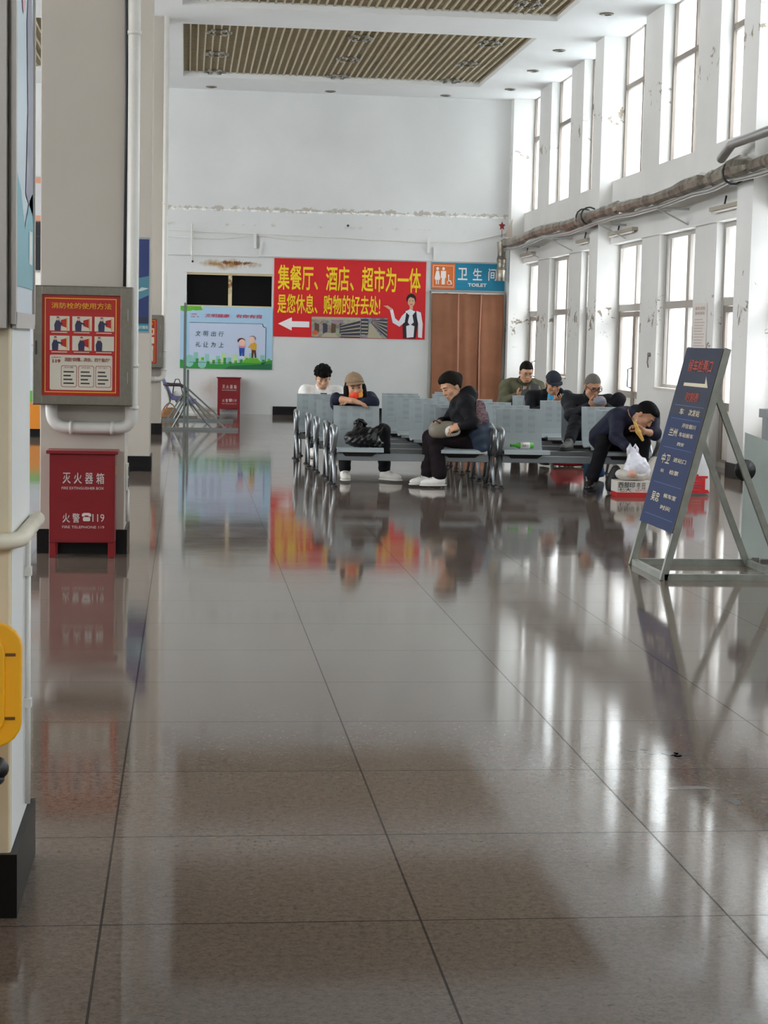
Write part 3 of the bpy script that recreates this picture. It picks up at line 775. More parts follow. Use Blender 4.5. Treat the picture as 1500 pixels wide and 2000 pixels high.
# ---- hydrant cabinets with instruction posters
def hydrant_cabinet(loc, label):
    r = thing('hydrant_cabinet', label, 'fire hydrant cabinet', (0, 0, 0), 'grey hydrant cabinets with red posters')
    W, H, D = .65, .78, .26
    mb = MB(); mb.box(-W / 2, W / 2, .02, D, 0, H); mb.build('cabinet', M['steel'], r, bevel=.004)
    f = MB(); tx, t0, t1 = .062, .065, .06
    f.box(-W / 2 + .005, -W / 2 + tx, 0, .03, 0.005, H - .005); f.box(W / 2 - tx - .02, W / 2 - .005, 0, .03, 0.005, H - .005); f.box(-W / 2 + tx, W / 2 - tx - .02, 0, .03, .005, t0); f.box(-W / 2 + tx, W / 2 - tx - .02, 0, .03, H - t1, H - .005)
    dr = f.build('door', M['steel'], r, bevel=.003)
    for z in (.15, .56): MB().box(W / 2 - .035, W / 2 - .030, -.004, .0, z, z + .075).build('hinge', M['chrome'], dr)
    MB().box(-W / 2 + .02, -W / 2 + .032, -.006, .0, .33, .42).build('lock', M['dark_metal'], dr)
    B = Board((-W / 2 + tx, .014, t0), (W - 2 * tx - .02, 0, 0), (0, 0, H - t0 - t1))
    ms = [mat('placard_' + k, v, .4) for k, v in dict(red='#a81511', gold='#e0a41e', cream='#c9c3b4', navy='#262a4c', wood='#a5542a', ink='#8d1218', black='#3a3434', skin='#c99e82').items()]
    mb = MB(); B.rect(mb, 0, 1, 0, 1, 0, 0)
    B.ring(mb, .035, .95, .03, .97, .011, .009, 1, .001)
    for i in range(3):
        for j in range(2):
            u0, v0 = .10 + i * .285, (.645, .45)[j]
            B.rect(mb, u0, u0 + .25, v0, v0 + .145, 2, .001)
            wx = u0 + (.06, .04, .05, .03, .08, .02)[i + 3 * j]
            B.poly(mb, [(wx, v0), (wx + .075, v0), (wx + .08, v0 + .075), (wx + .055, v0 + .105), (wx + .02, v0 + .105), (wx - .005, v0 + .06)], 3, .002)
            B.disc(mb, wx + .04, v0 + .118, .018, .019, 7, .003); B.disc(mb, wx + .04, v0 + .127, .019, .012, 6, .0035, a0=0, a1=180)
            if i + 3 * j != 5:
                B.poly(mb, [(u0 + .14, v0 + .05), (u0 + .21, v0 + .03), (u0 + .21, v0 + .12), (u0 + .14, v0 + .105)], 0, .0015); B.rect(mb, u0 + .213, u0 + .226, v0 + .01, v0 + .13, 1, .002)
                B.poly(mb, [(wx + .06, v0 + .07), (u0 + .16, v0 + .06), (u0 + .16, v0 + .075), (wx + .06, v0 + .09)], 3, .0025)
            B.rect(mb, u0 + .02, u0 + .22, v0 - .021, v0 - .013, 2, .001)
    B.rrect(mb, .10, .90, .055, .405, .02, .015, 2, .001)
    for i in range(3):
        u0 = .245 + i * .22
        B.rrect(mb, u0, u0 + .20, .085, .30, .02, .018, 5, .0015); B.rrect(mb, u0 + .006, u0 + .194, .09, .295, .018, .016, 2, .002)
        for k in range(4): B.rect(mb, u0 + .03, u0 + .165 - .02 * ((k + i) % 3), .115 + k * .038, .130 + k * .038, 6, .0025)
    mb.build('placard', ms, dr, label='red placard of six pictured steps')
    mb = MB(); B.text(mb, '消防栓的使用方法', .12, .885, .865, .925, 0, .003, .01); mb.build('heading_text', ms[1], dr, label='gold heading characters')
    mb = MB(); B.text(mb, 'HOW TO USE FIRE-FIGHTING HYDRANT', .12, .88, .832, .848, 0, .003); B.text(mb, '119', .135, .235, .325, .36, 0, .003, .03); B.text(mb, '火警电话', .12, .24, .372, .386, 0, .003)
    B.text(mb, '消防“四懂、四会、四个能力”', .29, .87, .34, .38, 0, .003, .008)
    for i, tx_ in enumerate(('四懂', '四会', '四个能力')): B.text(mb, tx_, .29 + i * .22, .40 + i * .22, .272, .288, 0, .003)
    mb.build('lettering', ms[5], dr, label='dark red small characters')
    r.location = loc
    return r
h1 = hydrant_cabinet((-.68, 11.75, 1.01), 'grey hydrant cabinet with red placard mounted above the floor-standing extinguisher box')
h2 = copy_tree(h1); h2.location = (-.69, 26.48, 1.0); h2['label'] = 'far grey hydrant cabinet on the last column near the end wall'

# ---- white water pipes on the columns
def elbow(p0, c, p1, n=7):
    return [(1 - t) ** 2 * Vector(p0) + 2 * t * (1 - t) * Vector(c) + t * t * Vector(p1) for t in [i / n for i in range(n + 1)]]
def hydrant_pipe(loc, label, extra):
    r = thing('water_pipe', label, 'pipe', (0, 0, 0), 'white column water pipes')
    R = .040
    mb = MB()
    pts = [(0, 0, ZC), (0, 0, .12)] + elbow((0, 0, .12), (0, -.01, 0), (-.12, -.03, 0)) + [(-.36, -.12, 0)]
    run = [(0, .0, ZC + .04), (0, 0, .09)] + elbow((0, 0, .09), (0, 0, 0), (-.10, 0, 0))[1:] + [(-.42, 0, 0)] + elbow((-.42, 0, 0), (-.53, 0, 0), (-.53, 0, .11))[1:] + [(-.53, 0, .18)]
    mb.tube(run, R, 14); mb.build('pipe', M['pvc'], r)
    for (x, z, ax) in ((-.13, 0, 'x'), (-.40, 0, 'x'), (0, .14, 'z'), (0, .42, 'z'), (0, 2.6, 'z')):
        mb = MB(); mb.lathe([(R, -.012), (R + .006, -.012), (R + .006, .012), (R, .012)], (x, 0, z), 16, axis=ax); mb.build('coupling', M['pvc'], r)
    r.location = loc; return r
p1 = hydrant_pipe((-.365, 11.96, .855), 'white water pipe with bottom elbow feeding the nearer hydrant cabinet', 0)
p2 = copy_tree(p1); p2.location = (-.345, 26.69, .83); p2['label'] = 'white water pipe running down the last column to the far hydrant cabinet'
mb = MB(); mb.tube([(-.425, 12.00, 6.1), (-.415, 12.0, 5.0), (-.425, 12.0, 4.2), (-.415, 12.0, 3.0), (-.42, 12.0, 1.8)], .011, 6); mb.tube([(-.418, 11.99, 4.25), (-.44, 11.98, 4.33), (-.43, 11.985, 4.45)], .008, 6)
tag(mb.build('cable', M['dark_metal']), 'dark cable running down the column beside the white pipe', 'cable')
mb = MB(); mb.box(-.408, -.392, 12.14, 12.30, .42, .60); mb.box(-.394, -.388, 12.17, 12.27, .44, .50, 1); mb.box(-.394, -.388, 12.17, 12.27, .52, .58, 1)
tag(mb.build('wall_socket', [M['pvc'], M['black']]), 'white socket plate with black sockets low on the column flank', 'socket')
mb = MB(); mb.tube([(-.395, 12.2, .42), (-.395, 12.2, .20)], .012, 6); tag(mb.build('cable_conduit', M['pvc']), 'short white conduit running down from the socket plate', 'conduit')

# ---- nearest column: light boxes, rail pipe, thin conduits
r = thing('light_box', 'pale blue illustrated light box wrapping the nearest column flank', 'light box', (-.42, 4.7, 1.5))
B = Board((-.4245, 4.44, 1.53), (0, .53, 0), (0, 0, 4.4))
mb = MB(); mb.box(-.431, -.426, 4.43, 4.98, 1.50, 6.0); mb.build('housing', M['alu'], r)
mb = MB(); mb.box(-.428, -.418, 4.425, 4.455, 1.50, 6.0); mb.box(-.428, -.418, 4.965, 4.985, 1.50, 6.0); mb.box(-.428, -.418, 4.44, 4.97, 1.49, 1.53); mb.build('frame', M['alu'], r)
lb = [mat('lightbox_' + k, v, .35) for k, v in dict(top='#a9ccd8', mid='#bccbd6', teal='#4a9fb0', rock='#76768c', red='#d08f98', pale='#d6e2dc').items()]
mb = MB(); B.rect(mb, .06, .96, 0, 1, 1, .001); B.rect(mb, .06, .96, .6, 1, 0, .002)
B.poly(mb, [(.06, .015), (.96, .015), (.96, .075), (.75, .068), (.5, .05), (.3, .07), (.06, .08)], 2, .003)
B.poly(mb, [(.55, .07), (.95, .06), (.95, .16), (.85, .19), (.7, .20), (.6, .17), (.66, .12)], 3, .003)
B.disc(mb, .42, .19, .10, .018, 4, .003); B.rect(mb, .72, .9, .03, .05, 5, .004)
mb.build('picture', lb, r, label='pale blue landscape picture')
mb = MB()
for q, (u, v0, tx) in enumerate(((.36, .22, '创建全国文明城市'), (.68, .24, '共建共享美好家园'))):
    for k, ch in enumerate(tx): B.text(mb, ch, u, u + .16, v0 + .30 - k * .036, v0 + .325 - k * .036, 0, .004)
mb.build('lettering', lb[4], r, label='faint pink column of characters')
r = thing('light_box', 'green and silver framed light box on the nearest column front', 'light box', (-.7, 4.40, 1.5))
mb = MB(); mb.box(-.97, -.437, 4.385, 4.449, 1.49, 6.0); mb.build('housing', M['steel'], r)
mb = MB(); mb.box(-.462, -.437, 4.375, 4.39, 1.49, 6.0); mb.box(-.97, -.95, 4.375, 4.39, 1.49, 6.0); mb.box(-.95, -.452, 4.375, 4.39, 1.49, 1.94); mb.build('frame', M['alu'], r)
mb = MB(); mb.box(-.95, -.47, 4.379, 4.384, 1.52, 6.0); mb.box(-.95, -.47, 4.378, 4.383, 1.52, 1.82, 1); mb.build('picture', [mat('green_picture', '#a7bda6', .4), mat('green_strip', '#3f8f4c', .4)], r, label='green picture')
mb = MB(); mb.tube([(-1.1, 4.40, .965), (-.52, 4.40, .965)] + elbow((-.48, 4.40, .965), (-.409, 4.40, .965), (-.409, 4.50, .965)) + [(-.409, 4.96, .965)], .021, 12)
tag(mb.build('rail_pipe', mat('cream_pipe', '#d9d2be', .45, var=.1, vscale=9)), 'cream pipe bent around the nearest column at waist height', 'pipe')
mb = MB(); mb.tube([(-.420, 4.80, .94), (-.420, 4.80, .55), (-.420, 4.80, .2)], .008, 6)
for z in (.84, .48): mb.box(-.430, -.410, 4.785, 4.815, z - .012, z + .012)
tag(mb.build('cable_conduit', M['pvc']), 'thin white conduit clipped to the nearest column flank', 'conduit')

# ---- yellow bin with raised lid, cropped by the picture edge
r = thing('waste_bin', 'yellow plastic bin with upright lid beside the nearest column', 'bin', (-.68, 4.15, 0))
B = Board((-.92, 4.19, .50), (.54, 0, 0), (0, .02, .30))
mb = MB(); ps = []
for cu, cv, a in ((.86, .80, 0), (.14, .80, 90), (.14, .20, 180), (.86, .20, 270)):
    for k in range(6):
        t_ = math.radians(a + 18 * k); ps.append((cu + .14 * math.cos(t_), cv + .20 * math.sin(t_)))
n_ = len(ps); mb.add([B.P(u, v, 0) for u, v in ps] + [B.P(u, v, .03) for u, v in ps], [tuple(reversed(range(n_))), tuple(range(n_, 2 * n_))] + [(i, (i + 1) % n_, n_ + (i + 1) % n_, n_ + i) for i in range(n_)])
ps2 = [(.5 + (u - .5) * .86, .5 + (v - .5) * .86) for u, v in ps]
mb.add([B.P(u, v, .03) for u, v in ps2] + [B.P(u, v, .042) for u, v in ps2], [tuple(range(n_, 2 * n_))] + [(i, (i + 1) % n_, n_ + (i + 1) % n_, n_ + i) for i in range(n_)])
lid = mb.build('lid', M['yellow_plastic'], r, bevel=.004)
mb = MB()
for v in (.24, .74): B.rect(mb, .93, .975, v - .012, v + .012, 0, .033)
mb.build('clip_slot', mat('dark_amber', '#6b4108', .6), lid)
mb = MB(); mb.ell((-.435, 4.14, .46), .03, .03, .028); mb.ell((-.445, 4.14, .435), .03, .035, .018); mb.build('hinge_knob', M['black'], r)
mb = MB(); mb.lathe([(.0, 0), (.19, 0), (.23, .44), (.255, .46), (.255, .48), (.22, .48), (.2, .44)], (-.70, 4.02, 0), 24); mb.build('bin_body', M['yellow_plastic'], r)

# ---- blue poster on the third column, seen past the pipe
r = thing('poster', 'dark blue poster on the front of the third column', 'poster', (-.55, 19.4, 2.0))
B = Board((-.70, 19.418, 1.50), (.29, 0, 0), (0, 0, 1.03))
mb = MB(); B.slab(mb, .015, 0); B.rect(mb, .02, .97, .02, .98, 1, .001); B.poly(mb, [(.02, .50), (.5, .57), (.97, .60), (.97, .40), (.6, .35), (.02, .38)], 2, .002); B.poly(mb, [(.5, .43), (.7, .48), (.97, .47), (.7, .44)], 3, .003); B.rect(mb, .02, .97, .10, .17, 4, .003); B.rect(mb, .02, .97, .02, .10, 5, .002)
mb.build('print', [M['chrome']] + [mat('bluep_' + k, v, .35) for k, v in dict(navy='#23366a', teal='#4b7f92', pale='#b7c9c4', ink='#2a2f44', base='#2e7f92').items()], r)
mb = MB(); B.text(mb, '出行服务', .55, .95, .045, .08, 0, .004); mb.build('lettering', M['white_ink'], r)

# ---- display board and posters glimpsed between the first two columns
r = thing('display_board', 'pale display board with green band and orange foot, between the first columns', 'display board', (-2.4, 25.5, 0))
mb = MB(); mb.box(-3.0, -1.8, 25.5, 25.9, 0, .12, 3); mb.box(-3.0, -1.8, 25.48, 25.9, .12, .50, 0); mb.box(-3.0, -1.8, 25.48, 25.9, .50, .66, 1); mb.box(-3.0, -1.8, 25.48, 25.9, .66, 1.75, 2)
mb.build('board', [mat('board_orange', '#df8a1e', .5), mat('board_green', '#62b04e', .5), mat('board_pale', '#cdd6df', .5), M['black_stone']], r)
B = Board((-3.0, 25.48, .66), (1.2, 0, 0), (0, 0, 1.09)); mb = MB(); B.text(mb, '服务台', .12, .9, .42, .7, 0, .004); mb.build('lettering', mat('board_red', '#d4696d', .5), r)
r = thing('poster', 'white peach-edged poster high on the end wall, beyond the display board', 'poster', (-2.7, 34.2, 3.9))
B = Board((-3.6, 34.25, 3.58), (1.35, 0, 0), (0, 0, .82)); mb = MB(); B.slab(mb, .015, 0); B.rect(mb, 0, 1, 0, .13, 1, .002); B.rect(mb, 0, 1, .86, 1, 1, .002); B.disc(mb, .73, .55, .04, .06, 2, .003); B.poly(mb, [(.8, .13), (.9, .2), (1, .16), (1, .13)], 2, .003)
mb.build('print', [mat('peach_white', '#c9c8cc', .5), mat('peach', '#d39a80', .5), M['dark_metal']], r)
r = thing('screen', 'wide dark display screen on the end wall below the peach-edged poster', 'screen', (-2.7, 34.2, 3.1))
mb = MB(); mb.box(-3.9, -2.2, 34.2, 34.27, 2.66, 3.56); mb.box(-3.9, -2.2, 34.195, 34.2, 3.28, 3.31, 1); mb.build('display', [mat('screen_black', '#15161f', .3), M['dark_metal']], r)
r = thing('notice_board', 'small white notice with a red square below the dark display screen', 'notice', (-2.6, 34.2, 2.5))
mb = MB(); mb.box(-2.9, -2.25, 34.24, 34.27, 2.38, 2.62); mb.box(-2.72, -2.42, 34.285, 34.24, 2.41, 2.57, 1); mb.build('panel', [M['white_ink'], M['banner_red']], r)

# ---- end wall cables and pipe
mb = MB(); mb.tube([(-.4, 34.2, 3.50), (.4, 34.2, 3.46), (1.36, 34.19, 3.45), (2.9, 34.19, 3.42), (4.4, 34.19, 3.38), (5.3, 34.19, 3.40), (6.17, 34.19, 3.60)], .010, 6)
tag(mb.build('cable', M['pvc']), 'white cable strung along the beam of the end wall', 'cable')
mb = MB(); mb.tube([(-.4, 34.2, 3.36), (.6, 34.2, 3.34), (1.3, 34.19, 3.42), (2.2, 34.19, 3.34)], .008, 6)
tag(mb.build('cable', M['pvc']), 'short sagging cable under the long cable on the end wall beam', 'cable')
mb = MB(); mb.tube([(.07, 34.18, 3.62), (.07, 34.18, 3.05), (.09, 34.2, 2.92)], .018, 8); mb.ell((.085, 34.19, 2.90), .022, .022, .022, mi=1)
tag(mb.build('hanging_pipe', [M['pvc'], M['dark_metal']]), 'thin white vertical pipe ending above the black window', 'pipe')
for x in (1.27, 4.62):
    mb = MB(); mb.box(x - .025, x + .025, 34.17, 34.27, 3.18, 3.46); mb.box(x + .10, x + .135, 34.18, 34.27, 3.06, 3.30)
    tag(mb.build('wall_bracket', M['wall']), 'white cable bracket on the beam, %s' % ('above the black window edge' if x < 2 else 'above the restroom sign edge'), 'bracket', 'cable brackets on the beam')
mb = MB(); mb.lathe([(0, -.05), (.02, -.05), (.025, 0), (0, 0)], (3.05, 34.2, 3.66), 8, axis='y'); tag(mb.build('ceiling_hook', M['dark_metal']), 'small dark bolt stub on the upper beam over the banner', 'bolt')

# ---- foil wrapped heating pipes along the window wall
r = thing('heating_pipe', 'foil wrapped heating pipe running along the window wall', 'pipe', (6.1, 26, 3.45))
mb = MB(); pts, rs = [], []
y = 34.0
rnd = random.Random(3)
while y > 3:
    z = 3.40 + (.045 if y < 20 else 0) + .02 * math.sin(y * 1.3) + (34 - y) * .002
    pts.append((6.08 + rnd.uniform(-.012, .012), y, z + rnd.uniform(-.012, .012))); rs.append(.092 + rnd.uniform(-.02, .016) + (.035 if abs(y - 27.1) < .3 or abs(y - 19.6) < .35 else 0)); y -= rnd.choice((.06, .12, .28, .45))
mb.tube(pts, rs, 9, smooth=False); mb.build('wrapping', M['foil'], r)
mb = MB(); mb.tube([(6.06, q[1], q[2] - .13) for q in pts[::3]], .03, 8); mb.build('lower_pipe', M['pipe_steel'], r)
mb = MB(); dp, dr_ = [], []
for k in range(12): dp.append((6.02, 33.98 - .0 * k, 3.42 - .068 * k)); dr_.append(.085 + rnd.uniform(-.012, .012))
mb.tube(dp, dr_, 12, smooth=False); mb.build('down_leg', M['foil'], r)
for yb in (32.4, 29.6, 25.9, 22.6, 17.0):
    mb = MB(); mb.bar((6.02, yb, 3.26), (6.445, yb, 3.26), .03, .03); mb.bar((6.05, yb, 3.25), (6.445, yb, 3.06), .02, .02); mb.build('bracket', M['pipe_steel'], r)
for yb in (27.1, 19.55, 26.75):
    mb = MB(); mb.tube([(6.08 + .13 * math.cos(a), yb, 3.44 + .13 * math.sin(a)) for a in [k * .5 for k in range(14)]], .014, 6); mb.build('strap', M['dark_metal'], r)
mb = MB(); mb.tube([(6.02, 19.85, 3.62), (6.0, 19.4, 3.74), (6.0, 18.6, 3.74), (6.0, 12.0, 3.78)], .055, 12)
tag(mb.build('heating_pipe', M['pipe_steel']), 'bare silver pipe branching off above the foil wrapped pipe', 'pipe')
mb = MB()
for k in range(5):
    a = math.pi / 2 + k * 2 * math.pi / 5
    mb.add([(6.0, 33.9, 3.72), (6.0 + .07 * math.cos(a), 33.9, 3.72 + .09 * math.sin(a)), (6.0 + .035 * math.cos(a + .63), 33.9, 3.72 + .045 * math.sin(a + .63)), (6.0 + .035 * math.cos(a - .63), 33.9, 3.72 + .045 * math.sin(a - .63))], [(0, 2, 1), (0, 1, 3)])
mb.tube([(6.0, 33.9, 3.66), (6.0, 33.9, 3.50)], .006, 5); mb.box(5.975, 6.025, 33.89, 33.93, 3.69, 3.75)
tag(mb.build('valve_handle', M['red_paint']), 'small red valve handle above the corner of the foil pipe', 'valve')
mb = MB(); mb.add([(6.06, 33.9, 3.52), (6.2, 33.9, 3.52), (6.2, 33.9, 3.86), (6.06, 33.93, 3.52), (6.2, 33.93, 3.52), (6.2, 33.93, 3.86)], [(0, 1, 2), (5, 4, 3), (0, 3, 4, 1), (1, 4, 5, 2), (2, 5, 3, 0)])
tag(mb.build('wall_bracket', mat('rusty_plate', '#b5a698', .6)), 'triangular rusty plate in the corner over the foil pipe', 'bracket')

# ---- slim lamps under the pipe
for (y0, y1, lab) in ((26.7, 25.2, 'beyond the second pilaster from the viewer'), (33.9, 32.75, 'beside the end wall corner'), (21.4, 20.2, 'above the tall glazed door behind the sandwich board'), (28.95, 28.1, 'just beyond the far pilaster')):
    lab = {26.7: 'slim wall lamp over the middle glazed door of the window wall', 33.9: 'slim wall lamp nearest the end wall corner', 21.4: 'slim wall lamp above the white paper notice', 28.95: 'slim wall lamp tucked behind the far pilaster'}[y0]
    r = thing('wall_lamp', lab, 'lamp', (6.4, (y0 + y1) / 2, 3.15), 'slim wall lamps under the pipe')
    MB().box(6.36, 6.45, y1, y0, 3.14, 3.19).build('housing', mat('lamp_beige', '#a79f8f', .5), r, bevel=.005)
    mb = MB(); mb.tube([(6.39, y1 + .03, 3.125), (6.39, y0 - .03, 3.125)], .014, 8); mb.build('tube', M['white_ink'], r)
    mb = MB(); mb.tube([(6.40, y0 - .5, 3.18), (6.42, y0 - .5, 3.30)], .012, 6); mb.build('hanger', M['dark_metal'], r)

# ---- paper notice on the wall
r = thing('paper_notice', 'tall white paper notice stuck between the windows above the sandwich board', 'notice', (6.49, 22.0, 1.7))
B = Board((6.494, 22.36, 1.30), (0, -.60, 0), (0, 0, .74)); mb = MB(); B.slab(mb, .003, 0)
for k in range(14): B.rect(mb, .1, .86 - .2 * ((k * 3) % 4) / 4, .06 + k * .05, .075 + k * .05, 1, .001)
mb.build('sheet', [mat('notice_paper', '#ddd5cf', .7), mat('notice_ink', '#b9aba4', .7)], r)
mb = MB(); B.text(mb, '候车须知', .14, .86, .88, .94, 0, .002); B.text(mb, '旅客朋友', .14, .86, .80, .85, 0, .002); mb.build('heading_text', mat('notice_brown', '#a3897c', .7), r)
mb = MB(); mb.lathe([(0, -.04), (.03, -.04), (.03, 0)], (6.5, 24.45, 1.36), 8, axis='x'); mb.tube([(6.47, 24.45, 1.36), (6.46, 24.45, 1.25), (6.47, 24.43, 1.18)], .01, 6)
tag(mb.build('wall_hook', M['alu_dark']), 'small grey hook on the wall between door and window', 'hook')

# ---- recessed downlights in the plaster
for (x, y, lab) in ((5.85, 25.05, 'nearest the viewer'), (5.85, 28.28, 'a'), (5.86, 30.47, 'b'), (5.88, 32.76, 'c'), (.4, 33.92, 'd'), (2.64, 33.92, 'e'), (4.84, 33.9, 'f')):
    lab = {'nearest the viewer': 'round recessed downlight over the second pilaster, nearest of the window row', 'a': 'round recessed downlight of the window row, just beyond the second pilaster', 'b': 'round recessed downlight of the window row, middle of the far bay', 'c': 'round recessed downlight of the window row, closest to the end wall', 'd': 'round recessed downlight by the end wall, nearest the columns', 'e': 'round recessed downlight by the end wall, middle of three', 'f': 'round recessed downlight by the end wall, nearest the window corner'}[lab]
    r = thing('downlight', lab, 'downlight', (x, y, ZC), 'recessed downlights in the plaster')
    mb = MB(); mb.lathe([(.06, 0), (.10, 0), (.105, -.012), (.07, -.02), (.06, -.004)], (x, y, ZC), 18); mb.build('ring', M['steel'], r)
    mb = MB(); mb.lathe([(0, -.003), (.062, -.004)], (x, y, ZC), 18); mb.build('lens', mat('lens_dark', '#6b6862', .3), r)
GRL = [(x, y) for x in (.44, 2.67, 4.73) for y in (28.33, 30.48, 32.5)] + [(4.72, 25.0)]
for k, (x, y) in enumerate(GRL):
    row = ('column side', 'middle', 'window side')[k // 3] if k < 9 else ''
    col = ('near end', 'centre', 'far end')[k % 3] if k < 9 else ''
    lab = 'unlit ring lamp under the far ceiling grille, %s, %s' % (row, col) if k < 9 else 'unlit ring lamp under the nearer ceiling grille'
    r = thing('grille_lamp', lab, 'lamp', (x, y, ZC + .07), 'ring lamps under the ceiling grille')
    mb = MB()
    for q in range(6):
        a = q * math.pi / 3; mb.lathe([(0, .0), (.035, .0), (.04, .03)], (x + .17 * math.cos(a), y + .22 * math.sin(a), ZC + .045), 8)
    mb.tube([(x + .17 * math.cos(q * .42), y + .22 * math.sin(q * .42), ZC + .07) for q in range(16)], .012, 6, mi=1); mb.build('bulb_ring', [mat('bulb_grey', '#85847c', .3), mat('ring_dark', '#5b584f', .4)], r)

# ---- sign glimpsed outside through the door glass
r = thing('street_sign', 'white street sign with red characters outside the middle glazed door', 'sign', (14.2, 54, 0))
B = Board((14.2, 55.9, .30), (0, -2.4, 0), (0, 0, 1.1)); mb = MB(); B.slab(mb, .03); mb.build('board', M['white_ink'], r)
mb = MB(); B.text(mb, '清真', .12, .88, .25, .85, 0, .01, .01); B.rect(mb, .08, .92, .08, .14, 0, .01); mb.build('lettering', mat('street_red', '#d8646c', .6), r)
MB().box(14.21, 14.25, 54.0, 54.05, -.12, .35).build('post', M['alu_dark'], r); 

# ================================================================== furniture and loose things
SEAT_PROF = [(.015, .352), (.022, .385), (.05, .398), (.14, .392), (.26, .374), (.36, .366), (.425, .376), (.462, .408), (.485, .47), (.50, .55), (.535, .795), (.547, .80)]
def offset_prof(p, t):
    out = []
    for i in range(len(p)):
        a, c = Vector(p[max(i - 1, 0)]), Vector(p[min(i + 1, len(p) - 1)])
        d = (c - a).normalized(); n_ = Vector((d.y, -d.x))
        out.append((p[i][0] + n_.x * t, p[i][1] + n_.y * t))
    return out
def make_bench(name, label, group, missing_arm=False):
    r = thing(name, label, 'bench', (0, 0, 0), group)
    L = 1.63
    MB().box(.03, L - .03, .19, .275, .255, .325).build('beam', M['beam'], r, bevel=.006)
    for sx in (0.02, 1.08):
        x0, x1 = sx, sx + .475
        back = offset_prof(SEAT_PROF, .012)
        mb = MB()
        # strips across: rim, three perforated stripes
        cuts = [(0, .04, 0), (.04, .16, 0), (.16, .235, 1), (.235, .42, 0), (.42, .495, 1), (.495, .50, 0), (.50, .68, 0), (.68, .755, 1), (.755, 1, 0)]
        n_ = len(SEAT_PROF)
        mb2 = []
        us = [0, .14, .30, .42, .58, .70, .86, 1.0]
        perf = {1, 3, 5}
        vs, fs, mi = [], [], []
        for u in us:
            for p in SEAT_PROF: vs.append((x0 + (x1 - x0) * u, p[0], p[1]))
        for u in us:
            for p in back: vs.append((x0 + (x1 - x0) * u, p[0], p[1]))
        o2 = len(us) * n_
        for i in range(len(us) - 1):
            for j in range(n_ - 1):
                a = i * n_ + j
                m_ = 1 if (i in perf and j == 9) or (i in perf and j in (3, 4)) else 0
                mb.add([vs[a], vs[a + n_], vs[a + n_ + 1], vs[a + 1]], [(0, 1, 2, 3)], m_, False)
                mb.add([vs[o2 + a + 1], vs[o2 + a + n_ + 1], vs[o2 + a + n_], vs[o2 + a]], [(0, 1, 2, 3)], m_, False)
        for i in (0, len(us) - 1):
            for j in range(n_ - 1):
                a = i * n_ + j; q = [vs[a], vs[a + 1], vs[o2 + a + 1], vs[o2 + a]]
                mb.add(q if i == 0 else q[::-1], [(0, 1, 2, 3)])
        for i in range(len(us) - 1):
            for j in (0, n_ - 1):
                a = i * n_ + j; q = [vs[a], vs[a + n_], vs[o2 + a + n_], vs[o2 + a]]
                mb.add(q, [(0, 1, 2, 3)])
        st = mb.build('seat_shell', [M['seat'], M['perf']], r)
        mb = MB(); mb.add([(x0 + .03, .05, .372), (x1 - .03, .05, .372), (x1 - .03, .40, .355), (x0 + .03, .40, .355), (x0 + .10, .18, .30), (x1 - .10, .18, .30), (x1 - .10, .29, .30), (x0 + .10, .29, .30)],
                          [(0, 1, 2, 3), (7, 6, 5, 4), (0, 4, 5, 1), (1, 5, 6, 2), (2, 6, 7, 3), (3, 7, 4, 0)])
        mb.build('seat_bracket', M['dark_metal'], st)
    for x in (.0, L):
        for (yf, yt) in ((.0, .20), (.50, .27)):
            mb = MB(); mb.tube([(x, yt, .33), (x, (yt * .6 + yf * .4), .20), (x, yf + (.02 if yf < .1 else -.02), .03)], [.030, .025, .019], 10, flat=.8)
            lg = mb.build('leg', M['chrome'], r)
            mb = MB(); mb.lathe([(0, 0), (.034, 0), (.034, .008), (.016, .022), (0, .022)], (x, yf + (.02 if yf < .1 else -.02), 0), 12); mb.build('foot', M['dark_metal'], lg)
        mb = MB(); mb.tube([(x, .22, .31), (x, .16, .38), (x, .06, .46), (x, .03, .53), (x, .06, .58), (x, .14, .60), (x, .30, .60), (x, .40, .585), (x, .44, .54), (x, .42, .46), (x, .34, .38), (x, .26, .31)], [.024, .022, .020, .022, .024, .024, .024, .023, .021, .018, .018, .022], 10, flat=1.25)
        mb.build('armrest', M['chrome'], r)
    return r
RY = [17.67, 18.58, 19.52, 20.44, 21.36, 22.28]
DL = [0, 0, -.04, -.07, -.15, -.05]; DR = [0, .05, .02, -.04, -.08, -.04]
LAB = ['front row', 'second row', 'third row', 'fourth row', 'fifth row', 'sixth row']
wl_ = ['silver two-seat bench on the column side, front row, black bag on its seat', 'silver bench on the column side, second row, holding the woman in a tan cap', 'silver bench on the column side, third row, empty', 'silver bench on the column side, fourth row, empty', 'silver bench on the column side, fifth row, before the man in white', 'silver bench on the column side, rearmost row, holding the man in white']
wr_ = ['silver bench on the window side, front row, holding a bottle and the stooping man', 'silver bench on the window side, second row, empty with a foot on its beam', 'silver bench on the window side, third row, holding the man in glasses', 'silver bench on the window side, fourth row, empty', 'silver bench on the window side, fifth row, holding the man in a dark cap', 'silver bench on the window side, sixth row, before the man in green']
proto = make_bench('waiting_bench', wl_[0], 'silver waiting benches in rows')
for k in range(6):
    o = proto if k == 0 else copy_tree(proto)
    o.location = (1.49 + DL[k], RY[k], 0); o['label'] = wl_[k]
for k in range(7):
    o = copy_tree(proto)
    o.location = (3.20 + (DR[k] if k < 6 else .12), RY[k] if k < 6 else 23.2, 0); o['label'] = wr_[k] if k < 6 else 'silver bench on the window side, last row, holding the man in green'

